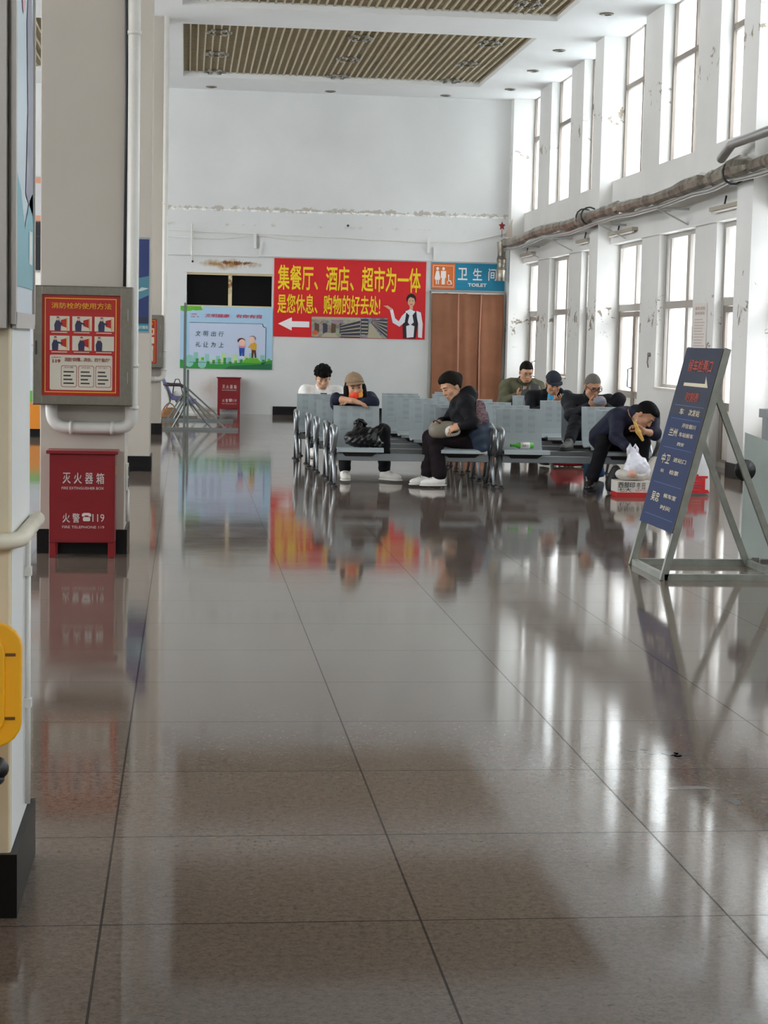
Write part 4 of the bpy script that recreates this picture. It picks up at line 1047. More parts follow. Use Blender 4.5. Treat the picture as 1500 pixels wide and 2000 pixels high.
# ---- sandwich board
r = thing('sandwich_board', 'tall blue sandwich board on a grey metal frame standing on the floor', 'sandwich board', (3.4, 11.3, 0))
TOP, BOT = (3.385, 1.475), (3.03, .02)
fm = mat('sign_frame', '#8b8e86', .45, metal=.5, var=.15, vscale=12)
def onl(z): return BOT[0] + (TOP[0] - BOT[0]) * (z - BOT[1]) / (TOP[1] - BOT[1])
for y in (10.87, 11.66):
    MB().bar((onl(.0), y, 0.0), (onl(1.475), y, 1.475), .035, .045).build('front_leg', fm, r)
for y, z1 in ((10.89, 1.17), (11.64, 1.17)):
    MB().bar((onl(z1) + .03, y, z1), (3.82, y, .02), .03, .04).build('rear_leg', fm, r)
MB().bar((3.03, 10.87, .02), (3.85, 10.87, .02), .035, .04).build('base_bar', fm, r); MB().bar((3.03, 11.66, .02), (3.85, 11.66, .02), .035, .04).build('base_bar', fm, r)
MB().bar((3.035, 10.87, .02), (3.035, 11.66, .02), .035, .04).build('cross_bar', fm, r); MB().bar((3.83, 10.87, .02), (3.83, 11.66, .02), .035, .04).build('cross_bar', fm, r)
MB().bar((onl(1.17) + .03, 10.87, 1.17), (onl(1.17) + .03, 11.66, 1.17), .02, .02).build('hinge_bar', fm, r)
B = Board((onl(.30) - .028, 11.675, .30), (0, -.815, 0), (onl(1.475) - onl(.30), 0, 1.175))
sm_ = [mat('sign_' + k, v, .6, spec=.15) for k, v in dict(blue='#213258', navy='#2f3648', red='#b5523f', cream='#d6cdb4', line='#5c74a6', edge='#4a4a47').items()]
mb = MB(); B.slab(mb, .02, 5); B.rect(mb, 0, .985, 0, 1, 0, .0004); B.rect(mb, 0, .985, .62, 1, 1, .0008)
for v in (.055, .235, .435, .60, .675): B.rect(mb, .10, .93, v, v + .0025, 4, .001)
B.poly(mb, [(.20, .785), (.88, .785), (.76, .845), (.78, .805), (.20, .803)], 3, .002)
pn = mb.build('panel', sm_, r)
mb = MB(); B.text(mb, '候车检票口', .20, .86, .865, .935, 0, .002, .012); B.text(mb, '时刻表', .36, .72, .70, .755, 0, .002, .012); mb.build('red_text', sm_[2], pn, label='red characters')
mb = MB()
for tx, u0, u1, v0, v1 in (('车', .30, .42, .625, .66), ('次发站', .56, .86, .625, .66), ('开往银川', .48, .86, .555, .58), ('兰州', .16, .40, .50, .545), ('车站候车', .46, .86, .505, .53), ('西安', .48, .68, .455, .475),
                           ('中卫', .16, .40, .345, .40), ('进站口', .50, .86, .365, .39), ('站', .22, .32, .295, .315), ('检票', .48, .74, .295, .32), ('吴忠', .16, .40, .13, .185), ('候车室', .50, .86, .165, .19), ('时间', .50, .78, .10, .125)):
    B.text(mb, tx, u0, u1, v0, v1, 0, .002, .012)
mb.build('cream_text', sm_[3], pn, label='cream characters')

# ---- glass barrier by the sandwich board
r = thing('glass_barrier', 'greenish glass barrier with steel post beside the sandwich board', 'barrier', (4.3, 11.85, 0))
mb = MB(); mb.add([(3.845, 11.85, .02), (5.0, 11.85, .02), (5.0, 11.85, .60), (4.02, 11.85, .84), (3.845, 11.85, .90), (3.845, 11.865, .02), (5.0, 11.865, .02), (5.0, 11.865, .60), (4.02, 11.865, .84), (3.845, 11.865, .90)],
    [(0, 1, 2, 3, 4), (9, 8, 7, 6, 5), (0, 5, 6, 1), (1, 6, 7, 2), (2, 7, 8, 3), (3, 8, 9, 4), (4, 9, 5, 0)])
mb.build('glass_sheet', mat('milky_green_glass', '#b5c0bb', .12, var=.06, vscale=5, spec=.6), r)
mb = MB(); mb.box(4.02, 4.10, 11.95, 12.03, 0, 1.06); mb.box(4.12, 4.16, 11.95, 12.03, 0, 1.06); mb.box(4.0, 5.0, 11.92, 12.05, 1.0, 1.06); mb.build('steel_post', M['chrome'], r)
mb = MB(); mb.lathe([(0, -.012), (.075, -.012), (.075, .0), (0, .0)], (3.845, 11.835, .64), 24, axis='y'); mb.build('round_clamp', M['black'], r)
mb = MB(); mb.box(3.93, 3.97, 11.82, 11.90, 0, .03); mb.box(4.7, 4.74, 11.82, 11.90, 0, .03); mb.build('floor_clamp', M['steel'], r)

# ---- glass screen on splayed feet by the last column
r = thing('glass_screen', 'upright glass screen edge-on with splayed steel feet beside the last column', 'screen', (-.02, 29.5, 0))
for y in (28.1, 31.2):
    mb = MB(); mb.box(-.055, -.02, y - .03, y + .03, 0.03, 2.0); mb.box(.0, .035, y - .03, y + .03, .03, .95 if y < 30 else .9); mb.build('post', M['frame_steel'], r)
    mb = MB(); mb.bar((-.42, y, .02), (.82, y, .02), .05, .04); mb.build('base_bar', M['frame_steel'], r)
    for xe in (-.38, .72):
        mb = MB(); mb.bar((xe * .85, y, .04), (0, y, .58), .03, .03); mb.build('strut', M['frame_steel'], r)
    mb = MB(); mb.bar((-.22, y + .25, .02), (0, y, .42), .025, .025); mb.bar((.40, y + .25, .02), (0, y, .5), .025, .025); mb.build('brace', M['frame_steel'], r)
mb = MB(); mb.box(-.018, -.006, 28.0, 31.3, .10, 2.18); mb.build('glass_sheet', M['green_glass'], r)

# ---- armchair and bag behind the screen
r = thing('armchair', 'purple-blue armchair with curved dark arms beside the end wall', 'armchair', (-.2, 32.2, 0))
pad = mat('purple_vinyl', '#6d6f9a', .5); drk = mat('dark_brown_arm', '#3a302f', .4)
mb = MB(); mb.add([(-.50, 31.95, .80), (-.44, 31.95, .80), (-.24, 31.95, .36), (-.31, 31.95, .36), (-.50, 32.45, .80), (-.44, 32.45, .80), (-.24, 32.45, .36), (-.31, 32.45, .36)], [(3, 2, 1, 0), (4, 5, 6, 7), (0, 1, 5, 4), (1, 2, 6, 5), (2, 3, 7, 6), (3, 0, 4, 7)]); mb.build('backrest', pad, r, bevel=.02)
mb = MB(); mb.add([(-.30, 31.95, .34), (.16, 31.95, .26), (.18, 31.95, .34), (-.28, 31.95, .41), (-.30, 32.45, .34), (.16, 32.45, .26), (.18, 32.45, .34), (-.28, 32.45, .41)], [(0, 1, 2, 3), (7, 6, 5, 4), (0, 4, 5, 1), (1, 5, 6, 2), (2, 6, 7, 3), (3, 7, 4, 0)]); mb.build('seat', pad, r, bevel=.02)
for y in (31.92, 32.48):
    mb = MB(); mb.tube([(-.42, y, .62), (-.30, y, .60), (-.12, y, .60), (-.03, y, .55), (-.02, y, .46), (-.08, y, .37), (-.2, y, .31)], .024, 8); mb.build('arm', drk, r)
    mb = MB(); mb.tube([(-.36, y, .55), (-.30, y, .3), (-.45, y, .02), (.2, y, .02), (.02, y, .3)], .016, 8); mb.build('leg_frame', M['steel'], r)
tn = mat('tan_bag', '#8a6036', .6, var=.2, vscale=9)
def sack(mb, c, rx, ry, h, seed, mi=0, seg=18, rings=10, sq=.6, top=.35, squash=0.0):
    """soft standing bag: rounded foot, pinched top"""
    rn = random.Random(seed); ph = [rn.uniform(0, 6.28) for _ in range(6)]
    vs, fs = [], []
    for i in range(rings + 1):
        t = i / rings
        w = (min(1, (t / .12)) ** .5) * (1 - (1 - top) * max(0, (t - sq) / (1 - sq)) ** 1.2)
        for k in range(seg):
            a = 2 * math.pi * k / seg
            cx, sy = math.cos(a), math.sin(a)
            e = .72
            x = rx * w * math.copysign(abs(cx) ** e, cx); y = ry * w * math.copysign(abs(sy) ** e, sy)
            q = 1 + .06 * math.sin(3 * a + ph[0] + 4 * t) + .05 * math.sin(5 * a + ph[1] - 7 * t) + .05 * t * math.sin(7 * a + ph[2])
            vs.append((c[0] + x * q, c[1] + y * q, c[2] + h * t * (1 + .05 * math.sin(2 * a + ph[3]) * t)))
    for i in range(rings):
        for k in range(seg): fs.append((i * seg + k, i * seg + (k + 1) % seg, (i + 1) * seg + (k + 1) % seg, (i + 1) * seg + k))
    fs.append(tuple(reversed(range(seg)))); fs.append(tuple(rings * seg + k for k in range(seg)))
    mb.add(vs, fs, mi, True)
r = thing('shoulder_bag', 'tan brown bag on the floor under the purple-blue armchair', 'bag', (-.3, 31.5, 0))
mb = MB(); sack(mb, (-.30, 31.7, 0), .17, .13, .20, 5); mb.build('bag_body', tn, r); mb = MB(); mb.tube(elbow((-.42, 31.7, .15), (-.3, 31.7, .42), (-.18, 31.7, .15)), .012, 6); mb.build('strap', tn, r)
r = thing('tote_bag', 'white tote bag with dark handles on the seat of the purple-blue armchair', 'bag', (-.15, 32.15, .40))
mb = MB(); sack(mb, (-.17, 32.15, .385), .10, .08, .10, 8); mb.build('bag_body', M['white_ink'], r); mb = MB(); mb.tube([(-.25, 32.12, .44), (-.23, 32.12, .62), (-.20, 32.12, .70), (-.14, 32.12, .70), (-.11, 32.12, .62), (-.07, 32.12, .44)], .010, 6); mb.build('handle', drk, r)

# ---- things on and around the benches
plast = mat('black_bin_liner', '#0d0d10', .18, bump=.6, bscale=18, spec=.7)
r = thing('drink_bottle', 'green and white drink bottle lying on the window-side front row seat', 'bottle', (3.44, 17.90, .41))
mb = MB(); prof = [(0, .0), (.026, .0), (.033, .01), (.033, .20), (.026, .225), (.013, .245), (.013, .275), (0, .275)]
mb.lathe(prof, (3.30, 17.9, .428), 16, axis='x'); 
mb = MB(); mb.lathe([(0, 0), (.024, 0), (.031, .012), (.032, .16), (.020, .205), (.013, .225), (0, .225)][::-1] if False else [(0, 0), (.013, 0), (.014, .03), (.031, .07), (.032, .20), (.026, .225), (0, .225)], (3.335, 17.9, .432), 16, axis='x'); mb.build('bottle_body', mat('bottle_green', '#57c83a', .25), r)
mb = MB(); mb.lathe([(.033, .085), (.0335, .085), (.0335, .185), (.033, .185)], (3.335, 17.9, .432), 16, axis='x'); mb.build('paper_label', M['white_ink'], r, label='white paper label with grey print')
mb = MB(); mb.lathe([(0, -.02), (.015, -.02), (.015, .004), (0, .004)], (3.335, 17.9, .432), 12, axis='x'); mb.build('cap', mat('cap_green', '#3f9a35', .4), r)
mb = MB(); Bq = Board((3.44, 17.8655, .420), (.06, 0, 0), (0, 0, .024)); Bq.text(mb, '鲜果汁', 0, 1, 0, 1, 0, .0); mb.build('lettering', M['dark_metal'], r)

r = thing('duffel_bag', 'red bag on the floor beneath the fourth row of benches', 'bag', (4.62, 21.0, 0))
mb = MB(); sack(mb, (4.63, 21.05, 0), .21, .13, .20, 11, top=.75, sq=.5); mb.build('bag_body', mat('red_nylon', '#b8202c', .5, bump=.2, bscale=20), r)
r = thing('carrier_bag', 'dark blue carrier bag on the floor behind the stooping man', 'bag', (4.52, 19.2, 0))
mb = MB(); sack(mb, (4.50, 19.15, 0), .11, .09, .31, 12, top=.5); mb.build('bag_body', mat('blue_plastic', '#12466e', .35, bump=.4, bscale=20), r)

# bag on the seated woman's lap
bagm = mat('taupe_leather', '#7f776a', .45, var=.06, vscale=12)
r = thing('handbag', 'taupe and cream handbag resting on the lap of the woman in black', 'handbag', (2.60, 17.74, .55))
def soft_ell(mb, c, rx, ry, rz, rot, mi=0, e=.75):
    R = Matrix.Rotation(rot, 3, 'Y'); seg, rings = 22, 14; vs, fs = [], []
    for i in range(rings + 1):
        t = math.pi * i / rings
        for k in range(seg):
            a = 2 * math.pi * k / seg
            g = lambda v: math.copysign(abs(v) ** e, v)
            p = R @ Vector((rx * g(math.sin(t)) * g(math.cos(a)), ry * g(math.sin(t)) * g(math.sin(a)), rz * g(math.cos(t))))
            vs.append(Vector(c) + p)
    for i in range(rings):
        for k in range(seg): fs.append((i * seg + k, (i + 1) * seg + k, (i + 1) * seg + (k + 1) % seg, i * seg + (k + 1) % seg))
    mb.add(vs, fs, mi, True)
mb = MB(); soft_ell(mb, (2.59, 17.73, .59), .15, .10, .085, -.15); mb.build('bag_body', bagm, r)
mb = MB(); soft_ell(mb, (2.672, 17.685, .585), .088, .082, .060, -.15); mb.build('cream_panel', mat('cream_leather', '#d8d4ca', .5), r, label='cream leather panel')
mb = MB(); soft_ell(mb, (2.678, 17.668, .588), .062, .082, .034, -.15); mb.build('mesh_pocket', mat('dark_mesh', '#2c2e31', .6, var=.3, vscale=60), r, label='dark mesh pocket')
mb = MB(); mb.tube(elbow((2.55, 17.66, .655), (2.48, 17.66, .71), (2.50, 17.80, .66)), .008, 6); mb.build('strap', M['black'], r)

# carton, bags and sacks at the stooping man's feet
r = thing('carton', 'white and red carton with black characters on the floor by the stooping man', 'carton', (4.38, 17.0, 0))
cw = mat('carton_white', '#d8d3cc', .6, var=.06, vscale=14); cr = mat('carton_red', '#b81e1e', .5)
mb = MB(); mb.box(4.21, 4.56, 16.90, 17.16, .045, .155); mb.box(4.21, 4.56, 16.90, 17.16, 0, .045, 1); mb.build('box_body', [cw, cr], r)
Bq = Board((4.21, 16.90, .045), (.35, 0, 0), (0, 0, .11)); mb = MB(); Bq.text(mb, '西部印', .03, .50, .42, .94, 0, .002, .01); Bq.text(mb, '七大', .04, .40, .06, .42, 0, .002, .01); Bq.text(mb, '枣 园', .55, .80, .3, .9, 0, .002, .0); mb.build('lettering', M['black'], r)
mb = MB(); Bq.text(mb, '特产礼盒', .52, .96, .05, .28, 0, .002, .0); mb.build('small_lettering', cr, r, label='small red characters')
thin = mat('white_carrier_plastic', '#e3e4ea', .25, bump=.5, bscale=22)
thin.node_tree.nodes['Principled BSDF'].inputs['Transmission Weight'].default_value = .0
thin.node_tree.nodes['Principled BSDF'].inputs['Subsurface Weight'].default_value = .0
r = thing('carrier_bag', 'pale standing bag between the carton and the sandwich board', 'bag', (4.68, 17.2, 0))
mb = MB(); sack(mb, (4.69, 17.25, 0), .13, .11, .36, 31, top=.5, sq=.55); mb.build('bag_body', mat('offwhite_sack', '#cfcac0', .5, bump=.4, bscale=16), r)
r = thing('rice_sack', 'white woven sack printed with red characters behind the sandwich board', 'sack', (5.12, 17.3, 0))
sk = mat('woven_sack', '#d8dade', .45, bump=.2, bscale=60)
mb = MB()
vs = []; prof = [(0, .135), (.03, .155), (.15, .15), (.30, .135), (.44, .13), (.47, .09), (.475, .02)]
seg = 20
for (z, w) in prof:
    for k in range(seg):
        a = 2 * math.pi * k / seg; g = lambda v: math.copysign(abs(v) ** .55, v)
        vs.append((5.10 + 1.05 * w * g(math.cos(a)), 17.33 + .62 * w * g(math.sin(a)), z))
fs = [(i * seg + k, i * seg + (k + 1) % seg, (i + 1) * seg + (k + 1) % seg, (i + 1) * seg + k) for i in range(len(prof) - 1) for k in range(seg)] + [tuple(reversed(range(seg))), tuple(6 * seg + k for k in range(seg))]
mb.add(vs, fs, 0, True); mb.build('sack_body', sk, r)
Bq = Board((4.955, 17.2305, .02), (.295, 0, 0), (0, .014, .43)); mb = MB(); Bq.text(mb, '直', .12, .92, .02, .44, 0, .003, .03); Bq.text(mb, '回', .10, .42, .48, .72, 0, .006, .03); Bq.text(mb, '西', .20, .50, .78, .95, 0, .012, .03); Bq.rect(mb, .06, .95, 0, .035, 0, .004); mb.build('lettering', mat('sack_red', '#cf1d28', .5), r)
r = thing('holdall', 'dark purple holdall standing behind the printed sack', 'bag', (5.0, 17.75, 0))
mb = MB(); sack(mb, (4.99, 17.6, 0), .10, .07, .50, 41, top=.6, sq=.6); mb.build('bag_body', mat('dark_purple_nylon', '#2b2038', .6), r)

# ================================================================== people
# each body and garment is one closed skin drawn round blended limbs (distance field, surface nets)
class Field:
    def __init__(s): s.p = []; s.noise = None
    def cone(s, a, b, ra, rb, k=.03, sub=False): s.p.append(('c', np.array(a, float), np.array(b, float), ra, rb, k, sub)); return s
    def ell(s, c, r, Mx=None, k=.03, sub=False):
        s.p.append(('e', np.array(c, float), np.array(r, float), np.eye(3) if Mx is None else np.array(Mx, float), 0, k, sub)); return s
    def bounds(s):
        lo, hi = np.full(3, 9e9), np.full(3, -9e9)
        for p in s.p:
            if p[6]: continue
            if p[0] == 'c': r = max(p[3], p[4]) + .02; l, h = np.minimum(p[1], p[2]) - r, np.maximum(p[1], p[2]) + r
            else: r = max(p[2]) + .02; l, h = p[1] - r, p[1] + r
            lo, hi = np.minimum(lo, l), np.maximum(hi, h)
        return lo, hi
    def mesh(s, res=.0065, clip=None):
        lo, hi = s.bounds(); n = np.ceil((hi - lo) / res).astype(int) + 1
        F = np.full(n, 1.0, np.float32)
        ax = [(lo[i] + res * np.arange(n[i])).astype(np.float32) for i in range(3)]
        for kind, a, b, c, d, k, sub in s.p:
            if kind == 'c': r = max(c, d); l, h = np.minimum(a, b) - r, np.maximum(a, b) + r
            else: l, h = a - max(b), a + max(b)
            pad = k + 2.5 * res
            i0 = np.clip(np.floor((l - pad - lo) / res).astype(int), 0, n); i1 = np.clip(np.ceil((h + pad - lo) / res).astype(int) + 1, 0, n)
            if (i1 <= i0).any(): continue
            sl = tuple(slice(i0[q], i1[q]) for q in range(3))
            X, Y, Z = ax[0][sl[0]][:, None, None], ax[1][sl[1]][None, :, None], ax[2][sl[2]][None, None, :]
            if kind == 'c':
                ab = b - a; L2 = max(float(ab @ ab), 1e-9)
                t = np.clip(((X - a[0]) * ab[0] + (Y - a[1]) * ab[1] + (Z - a[2]) * ab[2]) / L2, 0, 1)
                D = np.sqrt((X - a[0] - t * ab[0]) ** 2 + (Y - a[1] - t * ab[1]) ** 2 + (Z - a[2] - t * ab[2]) ** 2) - (c + (d - c) * t)
            else:
                u, v, w = X - a[0], Y - a[1], Z - a[2]
                q = [(u * c[i, 0] + v * c[i, 1] + w * c[i, 2]) for i in range(3)]     # rows of c are the axes
                k0 = np.sqrt(sum((q[i] / b[i]) ** 2 for i in range(3))); k1 = np.sqrt(sum((q[i] / b[i] ** 2) ** 2 for i in range(3)))
                D = k0 * (k0 - 1) / np.maximum(k1, 1e-6)
            G = F[sl]
            if sub:
                D = -D; hh = np.maximum(k - np.abs(G - D), 0) / k; F[sl] = np.maximum(G, D) + hh * hh * k * .25
            else:
                hh = np.maximum(k - np.abs(G - D), 0) / k; F[sl] = np.minimum(G, D) - hh * hh * k * .25
        X, Y, Z = ax[0][:, None, None], ax[1][None, :, None], ax[2][None, None, :]
        if s.noise: F += s.noise(X, Y, Z).astype(np.float32)
        if clip: F = np.maximum(F, clip(X, Y, Z))
        F[0] = F[-1] = 1; F[:, 0] = F[:, -1] = 1; F[:, :, 0] = F[:, :, -1] = 1
        return nets(F, lo, res)
def nets(F, lo, res):
    B = F < 0; n = F.shape
    c = [(i, j, k) for i in (0, 1) for j in (0, 1) for k in (0, 1)]
    def sh(A, o): return A[o[0]:n[0] - 1 + o[0], o[1]:n[1] - 1 + o[1], o[2]:n[2] - 1 + o[2]]
    cnt = sum(sh(B, o).astype(np.int8) for o in c)
    act = (cnt > 0) & (cnt < 8)
    idx = np.argwhere(act)
    vid = np.full(act.shape, -1, np.int64); vid[act] = np.arange(len(idx))
    cv = {o: F[idx[:, 0] + o[0], idx[:, 1] + o[1], idx[:, 2] + o[2]] for o in c}
    P = np.zeros((len(idx), 3)); W = np.zeros(len(idx))
    for o in c:
        for a in range(3):
            if o[a]: continue
            o2 = list(o); o2[a] = 1; o2 = tuple(o2)
            f0, f1 = cv[o], cv[o2]; m = (f0 < 0) != (f1 < 0)
            t = np.where(m, f0 / np.where(m, f0 - f1, 1), 0)
            q = np.tile(np.array(o, float), (len(idx), 1)); q[:, a] += t
            P += q * m[:, None]; W += m
    P = lo + (idx + P / W[:, None]) * res
    faces = []
    for a in range(3):
        b_, c_ = (a + 1) % 3, (a + 2) % 3
        s0 = [slice(1, n[q] - 1) for q in range(3)]; s0[a] = slice(0, n[a] - 1); s1 = list(s0); s1[a] = slice(1, n[a])
        A0, A1 = B[tuple(s0)], B[tuple(s1)]
        for flip, m in ((False, A0 & ~A1), (True, ~A0 & A1)):
            e = np.argwhere(m)
            if not len(e): continue
            e = e + np.array([0 if q == a else 1 for q in range(3)])
            def cell(db, dc):
                g = e.copy(); g[:, b_] -= db; g[:, c_] -= dc; return vid[g[:, 0], g[:, 1], g[:, 2]]
            q = np.stack([cell(1, 1), cell(0, 1), cell(0, 0), cell(1, 0)], 1)
            faces.append(q[:, ::-1] if flip else q)
    return P, np.concatenate(faces)
def relax(P, Fc, it=2, lam=.5):
    e = np.concatenate([Fc[:, [0, 1]], Fc[:, [1, 2]], Fc[:, [2, 3]], Fc[:, [3, 0]]])
    for _ in range(it):
        S = np.zeros_like(P); W = np.zeros(len(P))
        np.add.at(S, e[:, 0], P[e[:, 1]]); np.add.at(W, e[:, 0], 1); np.add.at(S, e[:, 1], P[e[:, 0]]); np.add.at(W, e[:, 1], 1)
        P = P + lam * (S / np.maximum(W, 1)[:, None] - P)
    return P
def skin_obj(name, fld, m, parent=None, loc=None, res=.0065, clip=None, it=1, label=None):
    P, Fc = fld.mesh(res, clip); P = relax(P, Fc, it)
    base = np.array(root_loc(parent) if parent is not None else loc)
    me = bpy.data.meshes.new(name)
    me.from_pydata((P - base).tolist(), [], Fc.tolist()); me.materials.append(m)
    me.polygons.foreach_set('use_smooth', [True] * len(me.polygons)); me.update()
    o = bpy.data.objects.new(name, me); COL.objects.link(o)
    if parent is not None: o.parent = parent
    else: o.location = base
    if label: o['label'] = label
    return o
def V3(*a): return np.array(a, float)
def unit(v): v = np.array(v, float); return v / np.linalg.norm(v)
S = 1.10
def frame_of(f, up):
    f = unit(f); u = np.array(up, float); u = unit(u - f * (u @ f)); r = np.cross(f, u); return f, u, r
def head_prims(F, c, f, u, r, s=S, slim=1.0):
    c = np.array(c, float); A = np.array([r, f, u])
    at_ = lambda x, y, z: c + (r * x + f * y + u * z) * s
    F.ell(at_(0, -.008, .030), V3(.076, .095, .095) * s, A, .02)
    F.ell(at_(0, .022, -.045), V3(.060 * slim, .070, .075) * s, A, .03)
    F.cone(at_(-.022, .055, -.100), at_(.022, .055, -.100), .022 * s, .022 * s, .03)
    F.cone(at_(-.045, .02, -.075), at_(.045, .02, -.075), .024 * s, .024 * s, .03)
    for q in (-1, 1):
        F.ell(at_(q * .040, .058, -.030), V3(.026, .024, .026) * s, A, .02)       # cheek
        F.ell(at_(q * .079, -.008, -.012), V3(.010, .020, .033) * s, A, .008)      # ear
        F.ell(at_(q * .031, .098, .008), V3(.019, .013, .012) * s, A, .008, True)  # eye socket
        F.ell(at_(q * .031, .081, .006), V3(.014, .012, .010) * s, A, .004)        # eyelid
    F.cone(at_(0, .088, .008), at_(0, .106, -.030), .009 * s, .013 * s, .010)      # nose
    F.cone(at_(-.012, .096, -.034), at_(.012, .096, -.034), .008 * s, .008 * s, .006)
    F.cone(at_(-.042, .080, .028), at_(.042, .080, .028), .010 * s, .010 * s, .012) # brow
    F.cone(at_(-.018, .086, -.064), at_(.018, .086, -.064), .008 * s, .008 * s, .008) # lips
    F.cone(at_(-.014, .084, -.075), at_(.014, .084, -.075), .008 * s, .008 * s, .008)
def hand_prims(F, w, d, nrm, side, curl=.8, s=S):
    """palm, four unequal bent fingers and a thumb; nrm is the way the palm faces, side +1/-1 picks the thumb's side"""
    w = np.array(w, float); d = unit(d); nrm = np.array(nrm, float); nrm = unit(nrm - d * (nrm @ d)); t = np.cross(d, nrm) * side
    A = np.array([d, t, nrm])
    F.cone(w, w + d * .03 * s, .026 * s, .024 * s, .02)
    F.ell(w + d * .055 * s, V3(.052, .042, .019) * s, A, .012)
    for i, L in enumerate((.070, .080, .074, .056)):
        p = w + (d * (.092 - .004 * abs(i - 1)) + t * (.031 - .0205 * i)) * s; a = curl * .45
        dd0 = unit(d + t * (.10 - .07 * i))
        for q, (fr, r0, r1) in enumerate(((.45, .0092, .0085), (.31, .0085, .0078), (.24, .0078, .0068))):
            e = p + (dd0 * math.cos(a) + nrm * math.sin(a)) * L * fr * s
            F.cone(p, e, r0 * s, r1 * s, .004); p = e; a += curl * .55
    p = w + (d * .028 + t * .034) * s; a1 = unit(d * .65 + t * .65 + nrm * .35); e = p + a1 * .042 * s
    F.cone(p, e, .013 * s, .011 * s, .010); F.cone(e, e + unit(d * .85 + t * .2 + nrm * .5) * .032 * s, .0105 * s, .0085 * s, .004)

